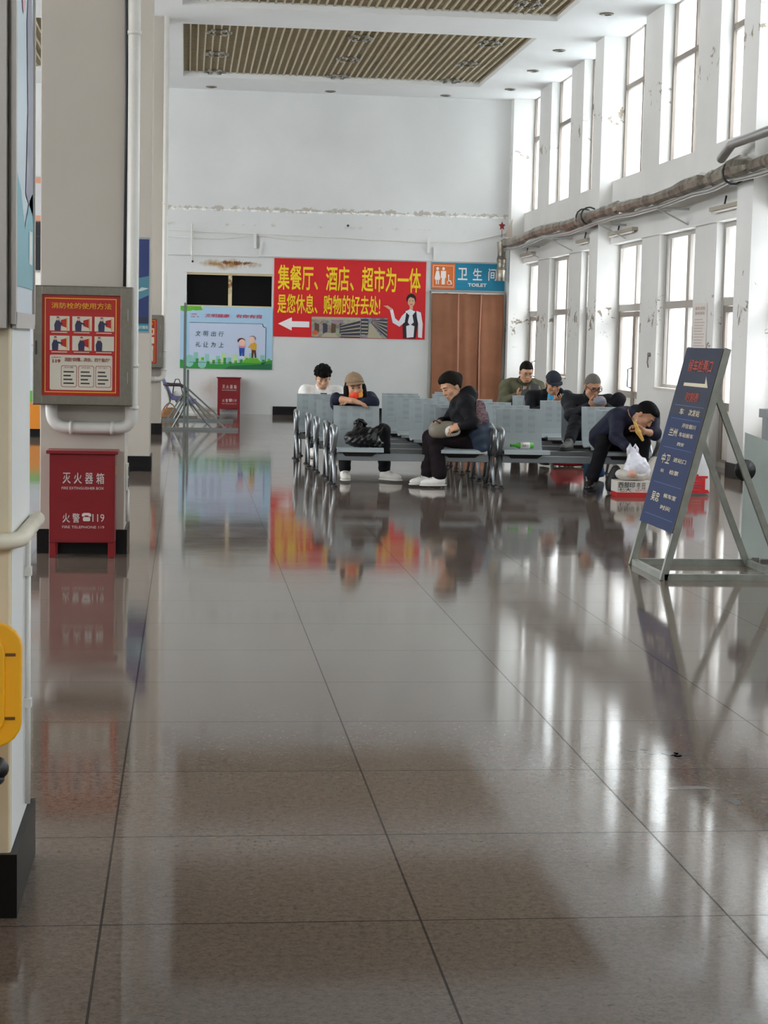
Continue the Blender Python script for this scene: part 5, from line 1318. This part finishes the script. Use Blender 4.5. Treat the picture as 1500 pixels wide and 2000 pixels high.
def wrinkle(amp, sc):
    return lambda X, Y, Z: amp * (np.sin(X * sc + 2.1 * np.sin(Z * sc * .6)) * np.sin(Z * sc * 1.1 + Y * sc * .7) + .6 * np.sin(Z * sc * 1.9 - X * sc * .8 + 1.3 * Y * sc))
def person(label, J, skin='#c99a7c', top='#20222c', legs='#15151a', shoes='#1b1a1c', topname='jacket', sleeve=1.0, bulk=1.0, hair='short', haircol='#17130f', sockets=True, slim=1.0, belly=0.0, res=.0065):
    base = (J['pelvis'][0], J['pelvis'][1], 0.0)
    f, u, r = frame_of(*J['face']); c = np.array(J['head'], float)
    sk = mat('skin_tone', skin, .5, spec=.35, var=.04, vscale=30)
    B = Field()
    head_prims(B, c, f, u, r, S, slim)
    N, C, P = [np.array(J[k], float) for k in ('neck', 'chest', 'pelvis')]
    sh, el, wr = [[np.array(q, float) for q in J[k]] for k in ('sh', 'el', 'wr')]
    hip, kn, an = [[np.array(q, float) for q in J[k]] for k in ('hip', 'kn', 'an')]
    B.cone(N, c - u * .055 * S - f * .015 * S, .056 * S, .050 * S, .03)
    B.cone(N, C, .06 * S, .10 * S, .04); B.cone(C, P, .10 * S, .10 * S, .05)
    for i in (0, 1):
        B.cone(N, sh[i], .045 * S, .045 * S, .04)
        B.cone(sh[i], el[i], .044 * S, .037 * S, .03); B.cone(el[i], wr[i], .038 * S, .026 * S, .02)
        hd, hn = J['hand'][i]; hand_prims(B, wr[i], hd, hn, 1 if i == 0 else -1, J.get('curl', (.8, .8))[i])
        B.cone(P, hip[i], .085 * S, .07 * S, .05); B.cone(hip[i], kn[i], .066 * S, .050 * S, .03); B.cone(kn[i], an[i], .046 * S, .033 * S, .03)
        td = unit(list(J['toe'][i]) + [0]); B.cone(an[i] - V3(0, 0, .04), an[i] + td * .13 - V3(0, 0, .06), .033, .024, .02)
    o = skin_obj('person', B, sk, loc=base, res=min(res, .006)); tag(o, label, 'person')
    # face details
    at_ = lambda x, y, z: c + (r * x + f * y + u * z) * S
    Mx = Matrix([list(r), list(f), list(u)]).transposed()
    dk = mat('eye_dark', '#1b1413', .3); br = mat('brow_dark', '#241b18', .8); lp = mat('lip_tone', '#9c5a50', .5)
    for q in (-1, 1):
        mb = MB(); mb.ell(at_(q * .031, .0925, .005), .0115 * S, .004 * S, .0042 * S, Mx); mb.build('eye', dk, o)
        mb = MB(); mb.tube([at_(q * .014, .0935, .024), at_(q * .031, .0935, .0285), at_(q * .047, .084, .024)], [.0034, .004, .0025], 6); mb.build('eyebrow', br, o)
    if J.get('mouth', True):
        mb = MB(); mb.ell(at_(0, .0935, -.069), .019 * S, .004 * S, .0034 * S, Mx); mb.build('mouth', lp, o)
    # hair
    hm = mat('hair', haircol, .7, spec=.12, bump=.25, bscale=150)
    cc = c.copy()
    def clip_short(line, slope, nape=-.085):
        # hairline: a plane that rises from the nape over the ears to the forehead
        def g(X, Y, Z):
            dx, dy, dz = X - cc[0], Y - cc[1], Z - cc[2]
            uu = (dx * u[0] + dy * u[1] + dz * u[2]) / S; ff = (dx * f[0] + dy * f[1] + dz * f[2]) / S; rr = np.abs(dx * r[0] + dy * r[1] + dz * r[2]) / S
            edge = .004 * np.sin(160 * (dx * r[0] + dy * r[1] + dz * r[2])) * np.sin(90 * ff)
            return np.maximum(line + slope * ff + .55 * np.clip(rr - .030, 0, .035) * np.clip(ff / .05, 0, 1) - .5 * np.maximum(rr - .066, 0) - uu + edge, nape - uu)
        return g
    H = Field(); A = np.array([r, f, u])
    if hair in ('short', 'crew', 'shaved'):
        g = {'short': .012, 'crew': .008, 'shaved': .003}[hair]
        H.ell(at_(0, -.010, .032), (V3(.076, .095, .095) + g) * S, A, .02)
        if hair == 'short': H.ell(at_(0, .045, .085), V3(.066, .055, .040) * S, A, .03)
        skin_obj('hair', H, hm, o, res=.005, clip=clip_short(.008, .74))
    elif hair == 'curly':
        rn = random.Random(2)
        H.ell(at_(0, -.012, .055), V3(.094, .108, .088) * S, A, .02)
        for k in range(70):
            th, ph = rn.uniform(0, 6.28), rn.uniform(-.1, 1.5)
            d = V3(math.cos(th) * math.cos(ph) * .094, math.sin(th) * math.cos(ph) * .108 - .012, .055 + math.sin(ph) * .088)
            H.ell(at_(*d), V3(.018, .018, .018) * S, A, .008)
        skin_obj('hair', H, hm, o, res=.006, clip=clip_short(.000, .45))
    elif hair == 'long':
        H.ell(at_(0, -.014, .028), (V3(.076, .095, .095) + .014) * S, A, .02)
        for q in (-1, 1): H.cone(at_(q * .078, .0, .0), at_(q * .085, -.005, -.13), .03 * S, .035 * S, .03)
        H.cone(at_(0, -.08, 0), at_(0, -.07, -.12), .07 * S, .06 * S, .04)
        skin_obj('hair', H, hm, o, res=.006, clip=lambda X, Y, Z: np.minimum(.058 - ((X - cc[0]) * u[0] + (Y - cc[1]) * u[1] + (Z - cc[2]) * u[2]) / S, ((X - cc[0]) * f[0] + (Y - cc[1]) * f[1] + (Z - cc[2]) * f[2]) / S - .035))
    elif hair == 'bun':
        H.ell(at_(0, -.014, .034), (V3(.076, .095, .095) + .016) * S, A, .02)
        H.ell(at_(0, .015, .095), V3(.07, .075, .035) * S, A, .03)
        H.ell(at_(0, -.108, .040), V3(.050, .040, .050) * S, A, .02)
        H.noise = lambda X, Y, Z: .003 * np.sin(X * 130 + Z * 90) * np.sin(Y * 140)
        skin_obj('hair', H, hm, o, res=.006, clip=clip_short(-.002, .86))
    # upper garment
    tm = mat(topname + '_cloth', top, .75, spec=.25, var=.12, vscale=14, bump=.15, bscale=60)
    T = Field(); T.noise = wrinkle(.0035, 26)
    side = unit(sh[1] - sh[0])
    for q in (-1, 1):
        T.cone(P + side * q * .075 * S + V3(0, 0, .02), C + side * q * .075 * S, .118 * S * bulk, .112 * S * bulk, .06)
    T.cone(P + V3(0, 0, .02), C, (.13 + belly) * S * bulk, .125 * S * bulk, .06); T.cone(C, N - (N - C) * .25, .11 * S * bulk, .066 * S, .05)
    T.cone(sh[0], sh[1], .072 * S * bulk, .072 * S * bulk, .05)
    for i in (0, 1):
        T.cone(C, sh[i], .10 * S * bulk, .075 * S * bulk, .05)
        T.cone(sh[i], el[i], .072 * S * bulk, .057 * S * bulk, .04)
        sl = sleeve if not isinstance(sleeve, tuple) else sleeve[i]
        T.cone(el[i], el[i] + (wr[i] - el[i]) * .95 * sl, .056 * S * bulk, .043 * S * bulk, .03)
    for a_ in J.get('top_extra', []): T.p.append(a_)
    T.cone(N + unit(c - N) * .055, c, .060 * S, .06 * S, .01, True)
    g = skin_obj(topname, T, tm, o, res=res)
    ax_ = unit(c - N); Kc = Field(); hgt = .020 if topname == 'sweatshirt' else .050
    Kc.cone(N - ax_ * .005, N + ax_ * hgt, .082 * S, .074 * S, .01); Kc.cone(N - ax_ * .06, N + ax_ * .14, .064 * S, .060 * S, .01, True)
    skin_obj('neckband' if topname == 'sweatshirt' else 'collar', Kc, tm, o, res=.006)
    # trousers
    L = Field(); L.noise = wrinkle(.003, 30)
    L.cone(hip[0], hip[1], .112 * S, .112 * S, .04)
    for i in (0, 1):
        L.cone(hip[i], kn[i], .094 * S, .070 * S, .04); L.cone(kn[i], an[i] + unit(kn[i] - an[i]) * .045, .068 * S, J.get('cuff', .058) * S, .03)
    skin_obj('trousers', L, mat('trouser_cloth', legs, .8, spec=.2, var=.1, vscale=15), o, res=res)
    # shoes
    sm = mat('shoe_leather', shoes, .45, var=.04, vscale=20); so = mat('shoe_sole', '#d9d5cc' if shoes in ('#e9e7e3', '#dcd8d0') else '#22211f', .6)
    for i in (0, 1):
        td = unit(list(J['toe'][i]) + [0]); sd = np.cross(td, V3(0, 0, 1)); a = an[i]
        z0 = a[2] - .085
        Fs = Field(); A3 = np.array([td, sd, V3(0, 0, 1)])
        Fs.ell(V3(a[0], a[1], z0 + .045) + td * .035, V3(.085, .043, .048) * S, A3, .03); Fs.ell(V3(a[0], a[1], z0 + .035) + td * .115, V3(.085, .046, .036) * S, A3, .03)
        Fs.cone(a - V3(0, 0, .02), a + V3(0, 0, .005), .042 * S, .040 * S, .03)
        s_ = skin_obj('shoe', Fs, sm, o, res=.006, clip=lambda X, Y, Z, z0=z0: z0 + .016 - Z + 0 * X + 0 * Y)
        F2 = Field(); F2.ell(V3(a[0], a[1], z0 + .012) + td * .03, V3(.095, .047, .02) * S, A3, .02); F2.ell(V3(a[0], a[1], z0 + .012) + td * .12, V3(.088, .050, .02) * S, A3, .03)
        skin_obj('sole', F2, so, s_, res=.006, clip=lambda X, Y, Z, z0=z0: np.maximum(z0 + .002 - Z, Z - z0 - .019) + 0 * X + 0 * Y)
        if shoes == '#e9e7e3' or shoes == '#dcd8d0':
            mb = MB(); p0 = V3(a[0], a[1], z0) + td * .075
            for k in range(3):
                q = p0 + td * .022 * k + V3(0, 0, .092 - .010 * k); mb.tube([q - sd * .028, q + V3(0, 0, .006), q + sd * .028], .004, 5)
            mb.build('laces', mat('lace_grey', '#a79f96', .7), s_)
    return o, (c, f, u, r, at_, Mx)
def cap_on(o, hf, col, logo=None):
    c, f, u, r, at_, Mx = hf; A = np.array([r, f, u])
    m = mat('cap_cloth', col, .8, spec=.2, var=.06, vscale=20)
    K = Field(); K.ell(at_(0, -.008, .045), V3(.091, .112, .102) * S, A, .02)
    cl = lambda X, Y, Z: .056 * S - ((X - c[0]) * u[0] + (Y - c[1]) * u[1] + (Z - c[2]) * u[2])
    k = skin_obj('cap', K, m, o, res=.006, clip=cl)
    mb = MB(); vs = []; n = 12
    for lay in (0, 1):
        for i in range(n + 1):
            a = math.pi * i / n; x = .082 * math.cos(a)
            for rad, dz in ((.0, 0), (1, -.018)):
                y = .065 + math.sin(a) * (.03 + .075 * rad) * (1 if rad else 1); vs.append(at_(x * (1 + .06 * rad), y, .062 + dz - .004 * lay + .012 * (math.sin(a) - 1) * rad * .6))
    fs = []
    for i in range(n):
        a = 2 * i; fs.append((a, a + 1, a + 3, a + 2)); q = 2 * (n + 1); fs.append((q + a + 2, q + a + 3, q + a + 1, q + a))
        fs.append((a + 1, q + a + 1, q + a + 3, a + 3)); fs.append((q + a, a, a + 2, q + a + 2))
    mb.add(vs, fs, 0, True); mb.build('cap_brim', mat('cap_brim_cloth', col, .8, spec=.15), k)
    mb = MB(); mb.ell(at_(0, -.008, .147), .009, .009, .006); mb.build('cap_button', m, k)
    if logo:
        mb = MB(); mb.tube([at_(-.014, .102, .075), at_(-.004, .098, .098), at_(.004, .1005, .080), at_(.014, .097, .100)], .004, 6); mb.build('cap_emblem', mat('cap_emblem', logo, .6), k)
    return k
def glasses_on(o, hf, col='#2a2220', thick=.0035):
    c, f, u, r, at_, Mx = hf; mb = MB()
    for q in (-1, 1):
        mb.tube([at_(q * .033 + .027 * math.cos(a), .103, .004 + .019 * math.sin(a)) for a in [k * math.pi / 9 for k in range(19)]], thick, 6)
        mb.tube([at_(q * .060, .102, .008), at_(q * .080, .06, .010), at_(q * .083, -.01, .008)], thick * .9, 6)
    mb.tube([at_(-.008, .106, .008), at_(.008, .106, .008)], thick, 6); mb.build('spectacles', mat('spectacle_frame', col, .3), o)
def slab_thing(name, label, cat, c, dx, dz, n, t, mcol, screen=None, group=None):
    """thin held device: c centre, dx half width vector, dz half height vector"""
    c, dx, dz, n = [np.array(q, float) for q in (c, dx, dz, unit(n))]
    rt = thing(name, label, cat, tuple(c), group)
    mb = MB(); vs = [c + sx * dx + sz * dz + n * (t * sn) for sn in (-.5, .5) for sx, sz in ((-1, -1), (1, -1), (1, 1), (-1, 1))]
    mb.add(vs, [(3, 2, 1, 0), (4, 5, 6, 7), (0, 1, 5, 4), (1, 2, 6, 5), (2, 3, 7, 6), (3, 0, 4, 7)]); mb.build('case', mat(name + '_case', mcol, .35), rt, bevel=.002)
    mb = MB(); vs = [c + sx * dx * .9 + sz * dz * .93 - n * (t * .5 + .0008) for sx, sz in ((-1, -1), (1, -1), (1, 1), (-1, 1))]
    mb.add(vs, [(0, 1, 2, 3)]); mb.build('screen_glass', mat(name + '_glass', screen or '#101218', .15), rt)
    mb = MB(); q = c + n * (t * .5 + .001) + dz * .75 - dx * .5; mb.lathe([(0, 0), (.007, 0), (.007, .002), (0, .002)], tuple(q), 10, axis='y'); mb.build('camera_lens', M['black'], rt)
    return rt

# -- woman in a tan cap, second row, arms folded on the seat back ahead
o, hf = person('person in a tan cap and orange mask, arms folded on the front row seat back', dict(
    head=(1.735, 18.30, .985), face=((.06, -.99, -.05), (-.13, 0, 1)), neck=(1.75, 18.43, .87), chest=(1.75, 18.55, .76), pelvis=(1.75, 18.86, .50),
    sh=((1.585, 18.52, .82), (1.915, 18.54, .85)), el=((1.545, 18.27, .865), (1.93, 18.28, .835)), wr=((1.70, 18.155, .852), (1.76, 18.215, .845)),
    hand=(((1, .05, -.25), (0, .3, -1)), ((-1, .0, -.05), (0, .2, -1))), curl=(.5, .4),
    hip=((1.66, 18.83, .485), (1.85, 18.83, .485)), kn=((1.655, 18.44, .50), (2.06, 18.47, .53)), an=((1.655, 18.36, .10), (2.08, 18.40, .10)), toe=((0, -1), (.8, -.6)), mouth=False),
    top='#22263a', legs='#121216', shoes='#dcd8d0', hair='long', sleeve=(.10, 1.0), bulk=.94)
cap_on(o, hf, '#927a62', '#c9bda6')
c, f, u, r, at_, Mx = hf
K = Field(); A = np.array([r, f, u]); K.ell(at_(0, .035, -.062), V3(.066, .074, .050) * S, A, .02); K.cone(at_(0, .095, -.05), at_(0, .10, -.085), .012, .012, .02)
skin_obj('face_mask', K, mat('orange_mask', '#f0461a', .7, var=.15, vscale=12), o, res=.006, clip=lambda X, Y, Z: -.02 * S - ((X - c[0]) * f[0] + (Y - c[1]) * f[1] + (Z - c[2]) * f[2]) + .03)
mb = MB(); mb.add([at_(-.012, .118, -.045), at_(-.060, .086, -.035), at_(-.052, .092, -.085), at_(-.012, .121, -.088)], [(3, 2, 1, 0)]); mb.build('mask_print', mat('yellow_print', '#f3a63a', .7), o, label='yellow corner of the orange mask')

# -- woman in black on the front row, turned sideways, looking into her bag
NV = Field()
o, hf = person('person in a long black hooded coat seated sideways, looking down into a handbag', dict(
    head=(2.685, 17.88, 1.025), face=((-.80, -.38, -.46), (-.5, -.05, .85)), neck=(2.765, 17.92, .905), chest=(2.825, 17.93, .79), pelvis=(2.90, 17.95, .50),
    sh=((2.81, 18.12, .855), (2.82, 17.74, .855)), el=((2.72, 18.20, .66), (2.87, 17.63, .665)), wr=((2.60, 18.0, .655), (2.755, 17.585, .640)),
    hand=(((-.5, -.85, -.1), (-.3, 0, -1)), ((-.9, .12, -.28), (0, .6, -.8))), curl=(.7, .8),
    hip=((2.90, 18.05, .487), (2.92, 17.84, .487)), kn=((2.49, 17.96, .50), (2.51, 17.77, .50)), an=((2.47, 17.86, .10), (2.57, 17.73, .10)), toe=((-.97, -.25), (-.98, -.15)), cuff=.072,
    top_extra=[('e', V3(2.875, 17.93, .945), V3(.095, .145, .085), np.eye(3), 0, .05, False), ('c', V3(2.80, 17.80, .92), V3(2.86, 17.84, .97), .055, .06, .05, False), ('c', V3(2.90, 17.82, .60), V3(3.0, 17.80, .43), .13, .09, .06, False), ('c', V3(2.92, 18.0, .60), V3(2.99, 18.0, .47), .12, .08, .06, False), ('c', V3(2.75, 17.84, .88), V3(2.86, 17.84, .88), .07, .08, .04, False)]),
    top='#131317', topname='coat', legs='#1c1419', shoes='#e9e7e3', hair='bun', bulk=1.02)
K = Field(); K.cone((2.955, 17.765, .72), (3.0, 17.78, .44), .10, .085, .05); K.cone((2.93, 17.74, .56), (2.99, 17.75, .42), .085, .075, .05); K.ell((3.0, 17.84, .60), (.075, .12, .20), None, .05); K.noise = wrinkle(.004, 30)
skin_obj('coat_tail', K, mat('navy_quilting', '#26364a', .6, var=.15, vscale=16), o, label='navy lower back of the coat')
pm = mat('woven_print', '#5c3f52', .8)
n_, l_ = pm.node_tree.nodes, pm.node_tree.links
br_ = n_.new('ShaderNodeTexBrick'); t_ = n_.new('ShaderNodeTexCoord'); mp_ = n_.new('ShaderNodeMapping'); mp_.inputs['Rotation'].default_value = (math.radians(90), 0, .5); l_.new(t_.outputs['Object'], mp_.inputs[0]); l_.new(mp_.outputs[0], br_.inputs['Vector'])
br_.inputs['Scale'].default_value = 22; br_.inputs['Color1'].default_value = (*lin(rgb('#a98c8c')), 1); br_.inputs['Color2'].default_value = (*lin(rgb('#6d4654')), 1); br_.inputs['Mortar'].default_value = (*lin(rgb('#2a2330')), 1); br_.inputs['Mortar Size'].default_value = .05
l_.new(br_.outputs['Color'], n_['Principled BSDF'].inputs['Base Color'])
K = Field(); K.cone((2.955, 17.735, .84), (2.93, 17.68, .70), .060, .055, .04); K.cone((2.965, 17.74, .79), (2.985, 17.74, .70), .06, .07, .04)
skin_obj('coat_band', K, pm, o, label='purple and pink printed band of the coat')

# -- man in white, rearmost row
o, hf = person('person with curly black hair in a white sweatshirt, seated in the rearmost row', dict(
    head=(1.72, 22.45, .995), face=((.02, -.88, -.46), (0, -.5, .8)), neck=(1.715, 22.56, .86), chest=(1.71, 22.62, .74), pelvis=(1.70, 22.74, .50),
    sh=((1.52, 22.60, .80), (1.92, 22.60, .80)), el=((1.46, 22.42, .60), (1.98, 22.42, .60)), wr=((1.62, 22.22, .66), (1.80, 22.22, .66)),
    hand=(((.45, -.5, .6), (.6, 0, .5)), ((-.45, -.5, .6), (-.6, 0, .5))), curl=(.9, .9),
    hip=((1.61, 22.72, .487), (1.79, 22.72, .487)), kn=((1.59, 22.22, .50), (1.83, 22.22, .50)), an=((1.60, 22.20, .10), (1.84, 22.20, .10)), toe=((0, -1), (.2, -1))),
    skin='#d2a587', top='#e4e3e0', topname='sweatshirt', legs='#20212a', shoes='#e9e7e3', hair='curly', haircol='#0d0b0b', bulk=1.03)
mb = MB(); mb.tube([(1.86 + .028 * math.cos(a), 22.452, .775 + .022 * math.sin(a)) for a in [k * .45 for k in range(15)]], .003, 5); mb.tube([(1.84, 22.455, .765), (1.86, 22.45, .785), (1.88, 22.455, .765)], .003, 5); mb.build('chest_emblem', mat('emblem_grey', '#55565e', .7), o)
slab_thing('phone', 'dark phone held by the person in white in the rearmost row', 'phone', (1.71, 22.12, .725), (.040, 0, 0), (0, .02, .080), (0, -1, .3), .010, '#2b2c33', group=None)

# -- man in a green hooded jacket, last row by the wall
o, hf = person('person with spectacles in an olive green hooded jacket holding two phones', dict(
    head=(4.545, 23.50, 1.10), face=((.08, -.90, -.38), (.02, -.2, .95)), neck=(4.52, 23.60, .945), chest=(4.51, 23.64, .80), pelvis=(4.50, 23.72, .50),
    sh=((4.30, 23.62, .89), (4.73, 23.62, .89)), el=((4.22, 23.44, .68), (4.81, 23.44, .70)), wr=((4.38, 23.22, .785), (4.66, 23.22, .815)),
    hand=(((.65, -.5, .45), (.3, .2, .9)), ((-.65, -.5, .45), (-.3, .2, .9))), curl=(.8, .8),
    hip=((4.41, 23.68, .487), (4.59, 23.68, .487)), kn=((4.38, 23.24, .50), (4.62, 23.24, .50)), an=((4.38, 23.20, .10), (4.62, 23.20, .10)), toe=((-.1, -1), (.1, -1)),
    top_extra=[('c', V3(4.37, 23.60, .955), V3(4.67, 23.60, .955), .062, .062, .04, False), ('c', V3(4.40, 23.52, .93), V3(4.46, 23.46, .86), .045, .04, .03, False), ('c', V3(4.64, 23.52, .93), V3(4.58, 23.46, .86), .045, .04, .03, False)]),
    skin='#d1a183', top='#5d5c48', legs='#1b1b20', hair='crew', bulk=1.08, slim=1.06)
glasses_on(o, hf, '#7a6256', .0022)
K = Field(); K.cone((4.52, 23.515, .84), (4.52, 23.50, .72), .05, .045, .02); skin_obj('undershirt', K, mat('grey_tee', '#b9b2ae', .8), o, label='grey undershirt at the open collar')
slab_thing('phone', 'black phone in the lower hand of the person in olive green', 'phone', (4.46, 23.12, .845), (.045, 0, -.01), (.015, .05, .062), (.1, -.8, .6), .010, '#17171c')
slab_thing('phone', 'dark phone in the raised hand of the person in olive green', 'phone', (4.585, 23.10, .895), (.055, 0, -.012), (.01, .03, .055), (-.1, -.9, .4), .010, '#232128')

# -- man in a dark cap, fifth row
o, hf = person('person in a dark grey cap and black jacket bent over a teal phone', dict(
    head=(4.485, 21.42, .995), face=((.03, -.93, -.36), (0, -.3, .95)), neck=(4.48, 21.53, .865), chest=(4.47, 21.60, .75), pelvis=(4.46, 21.70, .50),
    sh=((4.26, 21.58, .815), (4.69, 21.58, .82)), el=((4.20, 21.40, .62), (4.76, 21.40, .63)), wr=((4.38, 21.20, .72), (4.61, 21.20, .735)),
    hand=(((.6, -.4, .5), (.4, 0, .8)), ((-.55, -.4, .6), (-.5, 0, .8))), curl=(.8, .9),
    hip=((4.37, 21.67, .487), (4.55, 21.67, .487)), kn=((4.34, 21.24, .50), (4.58, 21.24, .50)), an=((4.34, 21.18, .10), (4.58, 21.18, .10)), toe=((0, -1), (.1, -1)),
    top_extra=[('c', V3(4.40, 21.50, .875), V3(4.58, 21.50, .885), .055, .06, .03, False)]),
    skin='#b98b6d', top='#14151b', legs='#17181e', hair='shaved', haircol='#2a2725', bulk=1.03)
cap_on(o, hf, '#2b2e38')
K = Field(); K.cone((4.475, 21.44, .86), (4.462, 21.40, .74), .050, .055, .02); skin_obj('blue_shirt', K, mat('bright_blue_shirt', '#2f9ccb', .7), o, label='bright blue shirt at the open jacket')
slab_thing('phone', 'teal cased phone held by the person in the dark cap', 'phone', (4.575, 21.115, .815), (.040, 0, .0), (0, .02, .060), (0, -1, .3), .010, '#1f7f7c', '#15413f')

# -- man with glasses, third row, one foot up
o, hf = person('person with cropped grey hair and dark spectacles, knee drawn up, hands at chin', dict(
    head=(4.57, 19.66, 1.015), face=((.22, -.88, -.42), (.02, -.2, .95)), neck=(4.56, 19.77, .875), chest=(4.56, 19.83, .76), pelvis=(4.57, 19.88, .50),
    sh=((4.34, 19.80, .835), (4.79, 19.80, .83)), el=((4.30, 19.55, .68), (4.83, 19.55, .70)), wr=((4.47, 19.40, .795), (4.665, 19.40, .795)),
    hand=(((.75, -.3, .35), (.3, .6, .4)), ((-.75, -.3, .35), (-.3, .6, .4))), curl=(1.0, 1.0),
    hip=((4.47, 19.86, .487), (4.67, 19.86, .487)), kn=((4.34, 19.44, .62), (4.86, 19.58, .87)), an=((4.16, 18.93, .415), (4.74, 19.66, .492)), toe=((-.55, -.8), (.25, -1))),
    skin='#b5876a', top='#191a20', legs='#16171d', shoes='#4a4848', hair='shaved', haircol='#6a6560', bulk=1.02)
glasses_on(o, hf, '#3a2624', .0042)
r_ = thing('folded_cap', 'soft grey folded cap held in the hands of the person in spectacles', 'cap', (4.57, 19.36, .83))
K = Field(); K.ell((4.585, 19.36, .855), (.075, .055, .055), None, .02); K.noise = wrinkle(.004, 40); skin_obj('cloth', K, mat('grey_cloth', '#85858f', .8), r_, res=.006); mb = MB(); mb.tube([(4.52, 19.33, .83), (4.58, 19.30, .82), (4.65, 19.33, .83)], .008, 6); mb.build('band', mat('grey_band', '#5d5d66', .8), r_)

# -- man stooping over the carton
o, hf = person('person in a navy jacket stooping from the front bench over a white carrier bag', dict(
    head=(4.595, 17.42, .785), face=((.50, -.48, -.70), (.62, -.25, .60)), neck=(4.54, 17.53, .80), chest=(4.47, 17.70, .71), pelvis=(4.38, 17.98, .50),
    sh=((4.36, 17.58, .75), (4.69, 17.56, .735)), el=((4.29, 17.36, .56), (4.69, 17.36, .60)), wr=((4.375, 17.10, .455), (4.53, 17.22, .635)),
    hand=(((.25, -.15, -.95), (.3, .9, 0)), ((-.70, -.25, .45), (-.3, -.4, -.6))), curl=(.6, 1.1),
    hip=((4.32, 17.95, .487), (4.48, 17.95, .487)), kn=((4.20, 17.50, .50), (4.60, 17.47, .51)), an=((4.10, 17.53, .10), (4.60, 17.52, .10)), toe=((-.45, -.9), (.1, -1))),
    skin='#b98b6f', top='#1d2033', legs='#121217', shoes='#1d1a18', hair='short', haircol='#0e0d0d', sleeve=(.85, .22), bulk=1.06)
mb = MB(); mb.tube([np.array((4.545, 17.235, .632)) + .034 * np.array((math.cos(a) * .5, .3 * math.cos(a), math.sin(a))) for a in [k * .5 for k in range(14)]], .005, 6); mb.build('bracelet', mat('pale_band', '#d6cdbd', .5), o)
mb = MB(); mb.tube([(4.455, 17.24, .60), (4.66, 17.36, .60)][:1] + [(4.47, 17.24, .60)], .001, 4)
r_ = thing('corn_cob', 'yellow corn cob gripped by the stooping person in navy', 'corn', (4.45, 17.16, .63))
K = Field(); K.cone((4.425, 17.14, .72), (4.465, 17.15, .63), .016, .024, .02); K.cone((4.465, 17.15, .63), (4.515, 17.16, .55), .024, .015, .02); K.noise = lambda X, Y, Z: .0025 * np.sin(X * 500) * np.sin(Z * 420); skin_obj('cob', K, mat('corn_yellow', '#dcae55', .5, var=.2, vscale=60), r_, res=.005)
mb = MB(); rn = random.Random(9)
for k in range(7):
    a = k * .9; b = V3(4.425, 17.14, .715); t = V3(.04 * math.cos(a), .035 * math.sin(a), .045 + .01 * rn.random()); mb.add([b + V3(.012 * math.cos(a + .8), .012 * math.sin(a + .8), 0), b + V3(.012 * math.cos(a - .8), .012 * math.sin(a - .8), 0), b + t], [(0, 1, 2), (2, 1, 0)])
mb.build('husk', mat('corn_husk', '#d8cfa0', .7), r_)
# -- bags with crumpled skins
thin = mat('white_carrier_plastic', '#e3e4ee', .22, spec=.6, bump=.6, bscale=26)
r_ = thing('carrier_bag', 'white carrier bag of fruit lying on the red and white carton', 'bag', (4.40, 17.03, .155))
K = Field(); K.ell((4.39, 17.03, .215), (.175, .12, .065), None, .04); K.noise = wrinkle(.004, 45); skin_obj('bulging_foot', K, mat('bag_cream', '#cfcbc2', .35, bump=.4, bscale=22), r_, res=.006, label='cream lower bulge of the bag')
K = Field(); K.ell((4.42, 17.01, .275), (.125, .10, .085), None, .05); K.cone((4.41, 17.02, .30), (4.385, 17.05, .44), .095, .045, .05); K.cone((4.46, 17.0, .32), (4.50, 17.0, .25), .07, .06, .05)
K.noise = lambda X, Y, Z: .005 * np.sin(X * 48 + 2.6 * np.sin(Z * 22 + X * 9)) * np.sin(Z * 27 - X * 31 + Y * 20) + .002 * np.sin(X * 90 + 3 * np.sin(Z * 40))
skin_obj('bag_body', K, thin, r_, res=.006)
for q in (-1, 1):
    mb = MB(); mb.tube([(4.385 + .04 * q, 17.03, .42), (4.385 + .045 * q, 17.03, .47), (4.385 + .03 * q, 17.04, .51), (4.385 + .01 * q, 17.05, .46)], [.022, .016, .012, .014], 8); mb.build('handle', thin, r_)
mb = MB(); mb.ell((4.36, 16.925, .225), .05, .045, .042); mb.build('fruit', mat('peach_fruit', '#d3a692', .4), r_, label='pinkish fruit showing through')
plast = mat('black_bin_liner', '#0c0c0f', .24, spec=.5, bump=.35, bscale=24)
r_ = thing('plastic_bag', 'shiny black plastic bag slumped on the front row seat', 'bag', (1.80, 17.95, .39))
K = Field(); K.ell((1.775, 17.95, .475), (.175, .12, .095), None, .05); K.cone((1.78, 17.98, .53), (1.75, 18.01, .62), .09, .05, .05); K.cone((1.86, 17.95, .52), (1.95, 17.93, .56), .07, .045, .05); K.cone((1.95, 17.93, .56), (2.0, 17.92, .605), .04, .022, .03); K.cone((1.90, 17.93, .45), (1.95, 17.92, .42), .06, .05, .04)
K.noise = lambda X, Y, Z: .006 * np.sin(X * 55 + 2.2 * np.sin(Z * 30)) * np.sin(Z * 44 - X * 40 + Y * 20) + .004 * np.sin(X * 100 - Z * 75)
skin_obj('bag_body', K, plast, r_, res=.006)
mb = MB(); mb.tube([(1.73, 18.0, .63), (1.755, 17.99, .665), (1.79, 17.98, .66), (1.83, 17.97, .61)], [.02, .018, .016, .022], 8); mb.build('tied_end', plast, r_)
r_ = thing('satchel', 'black bag on the floor between the stooping person and the carton', 'bag', (4.27, 17.25, 0))
mb = MB(); sack(mb, (4.29, 17.30, 0), .10, .10, .27, 51, top=.4, sq=.4); mb.build('bag_body', mat('black_nylon', '#141416', .6), r_)
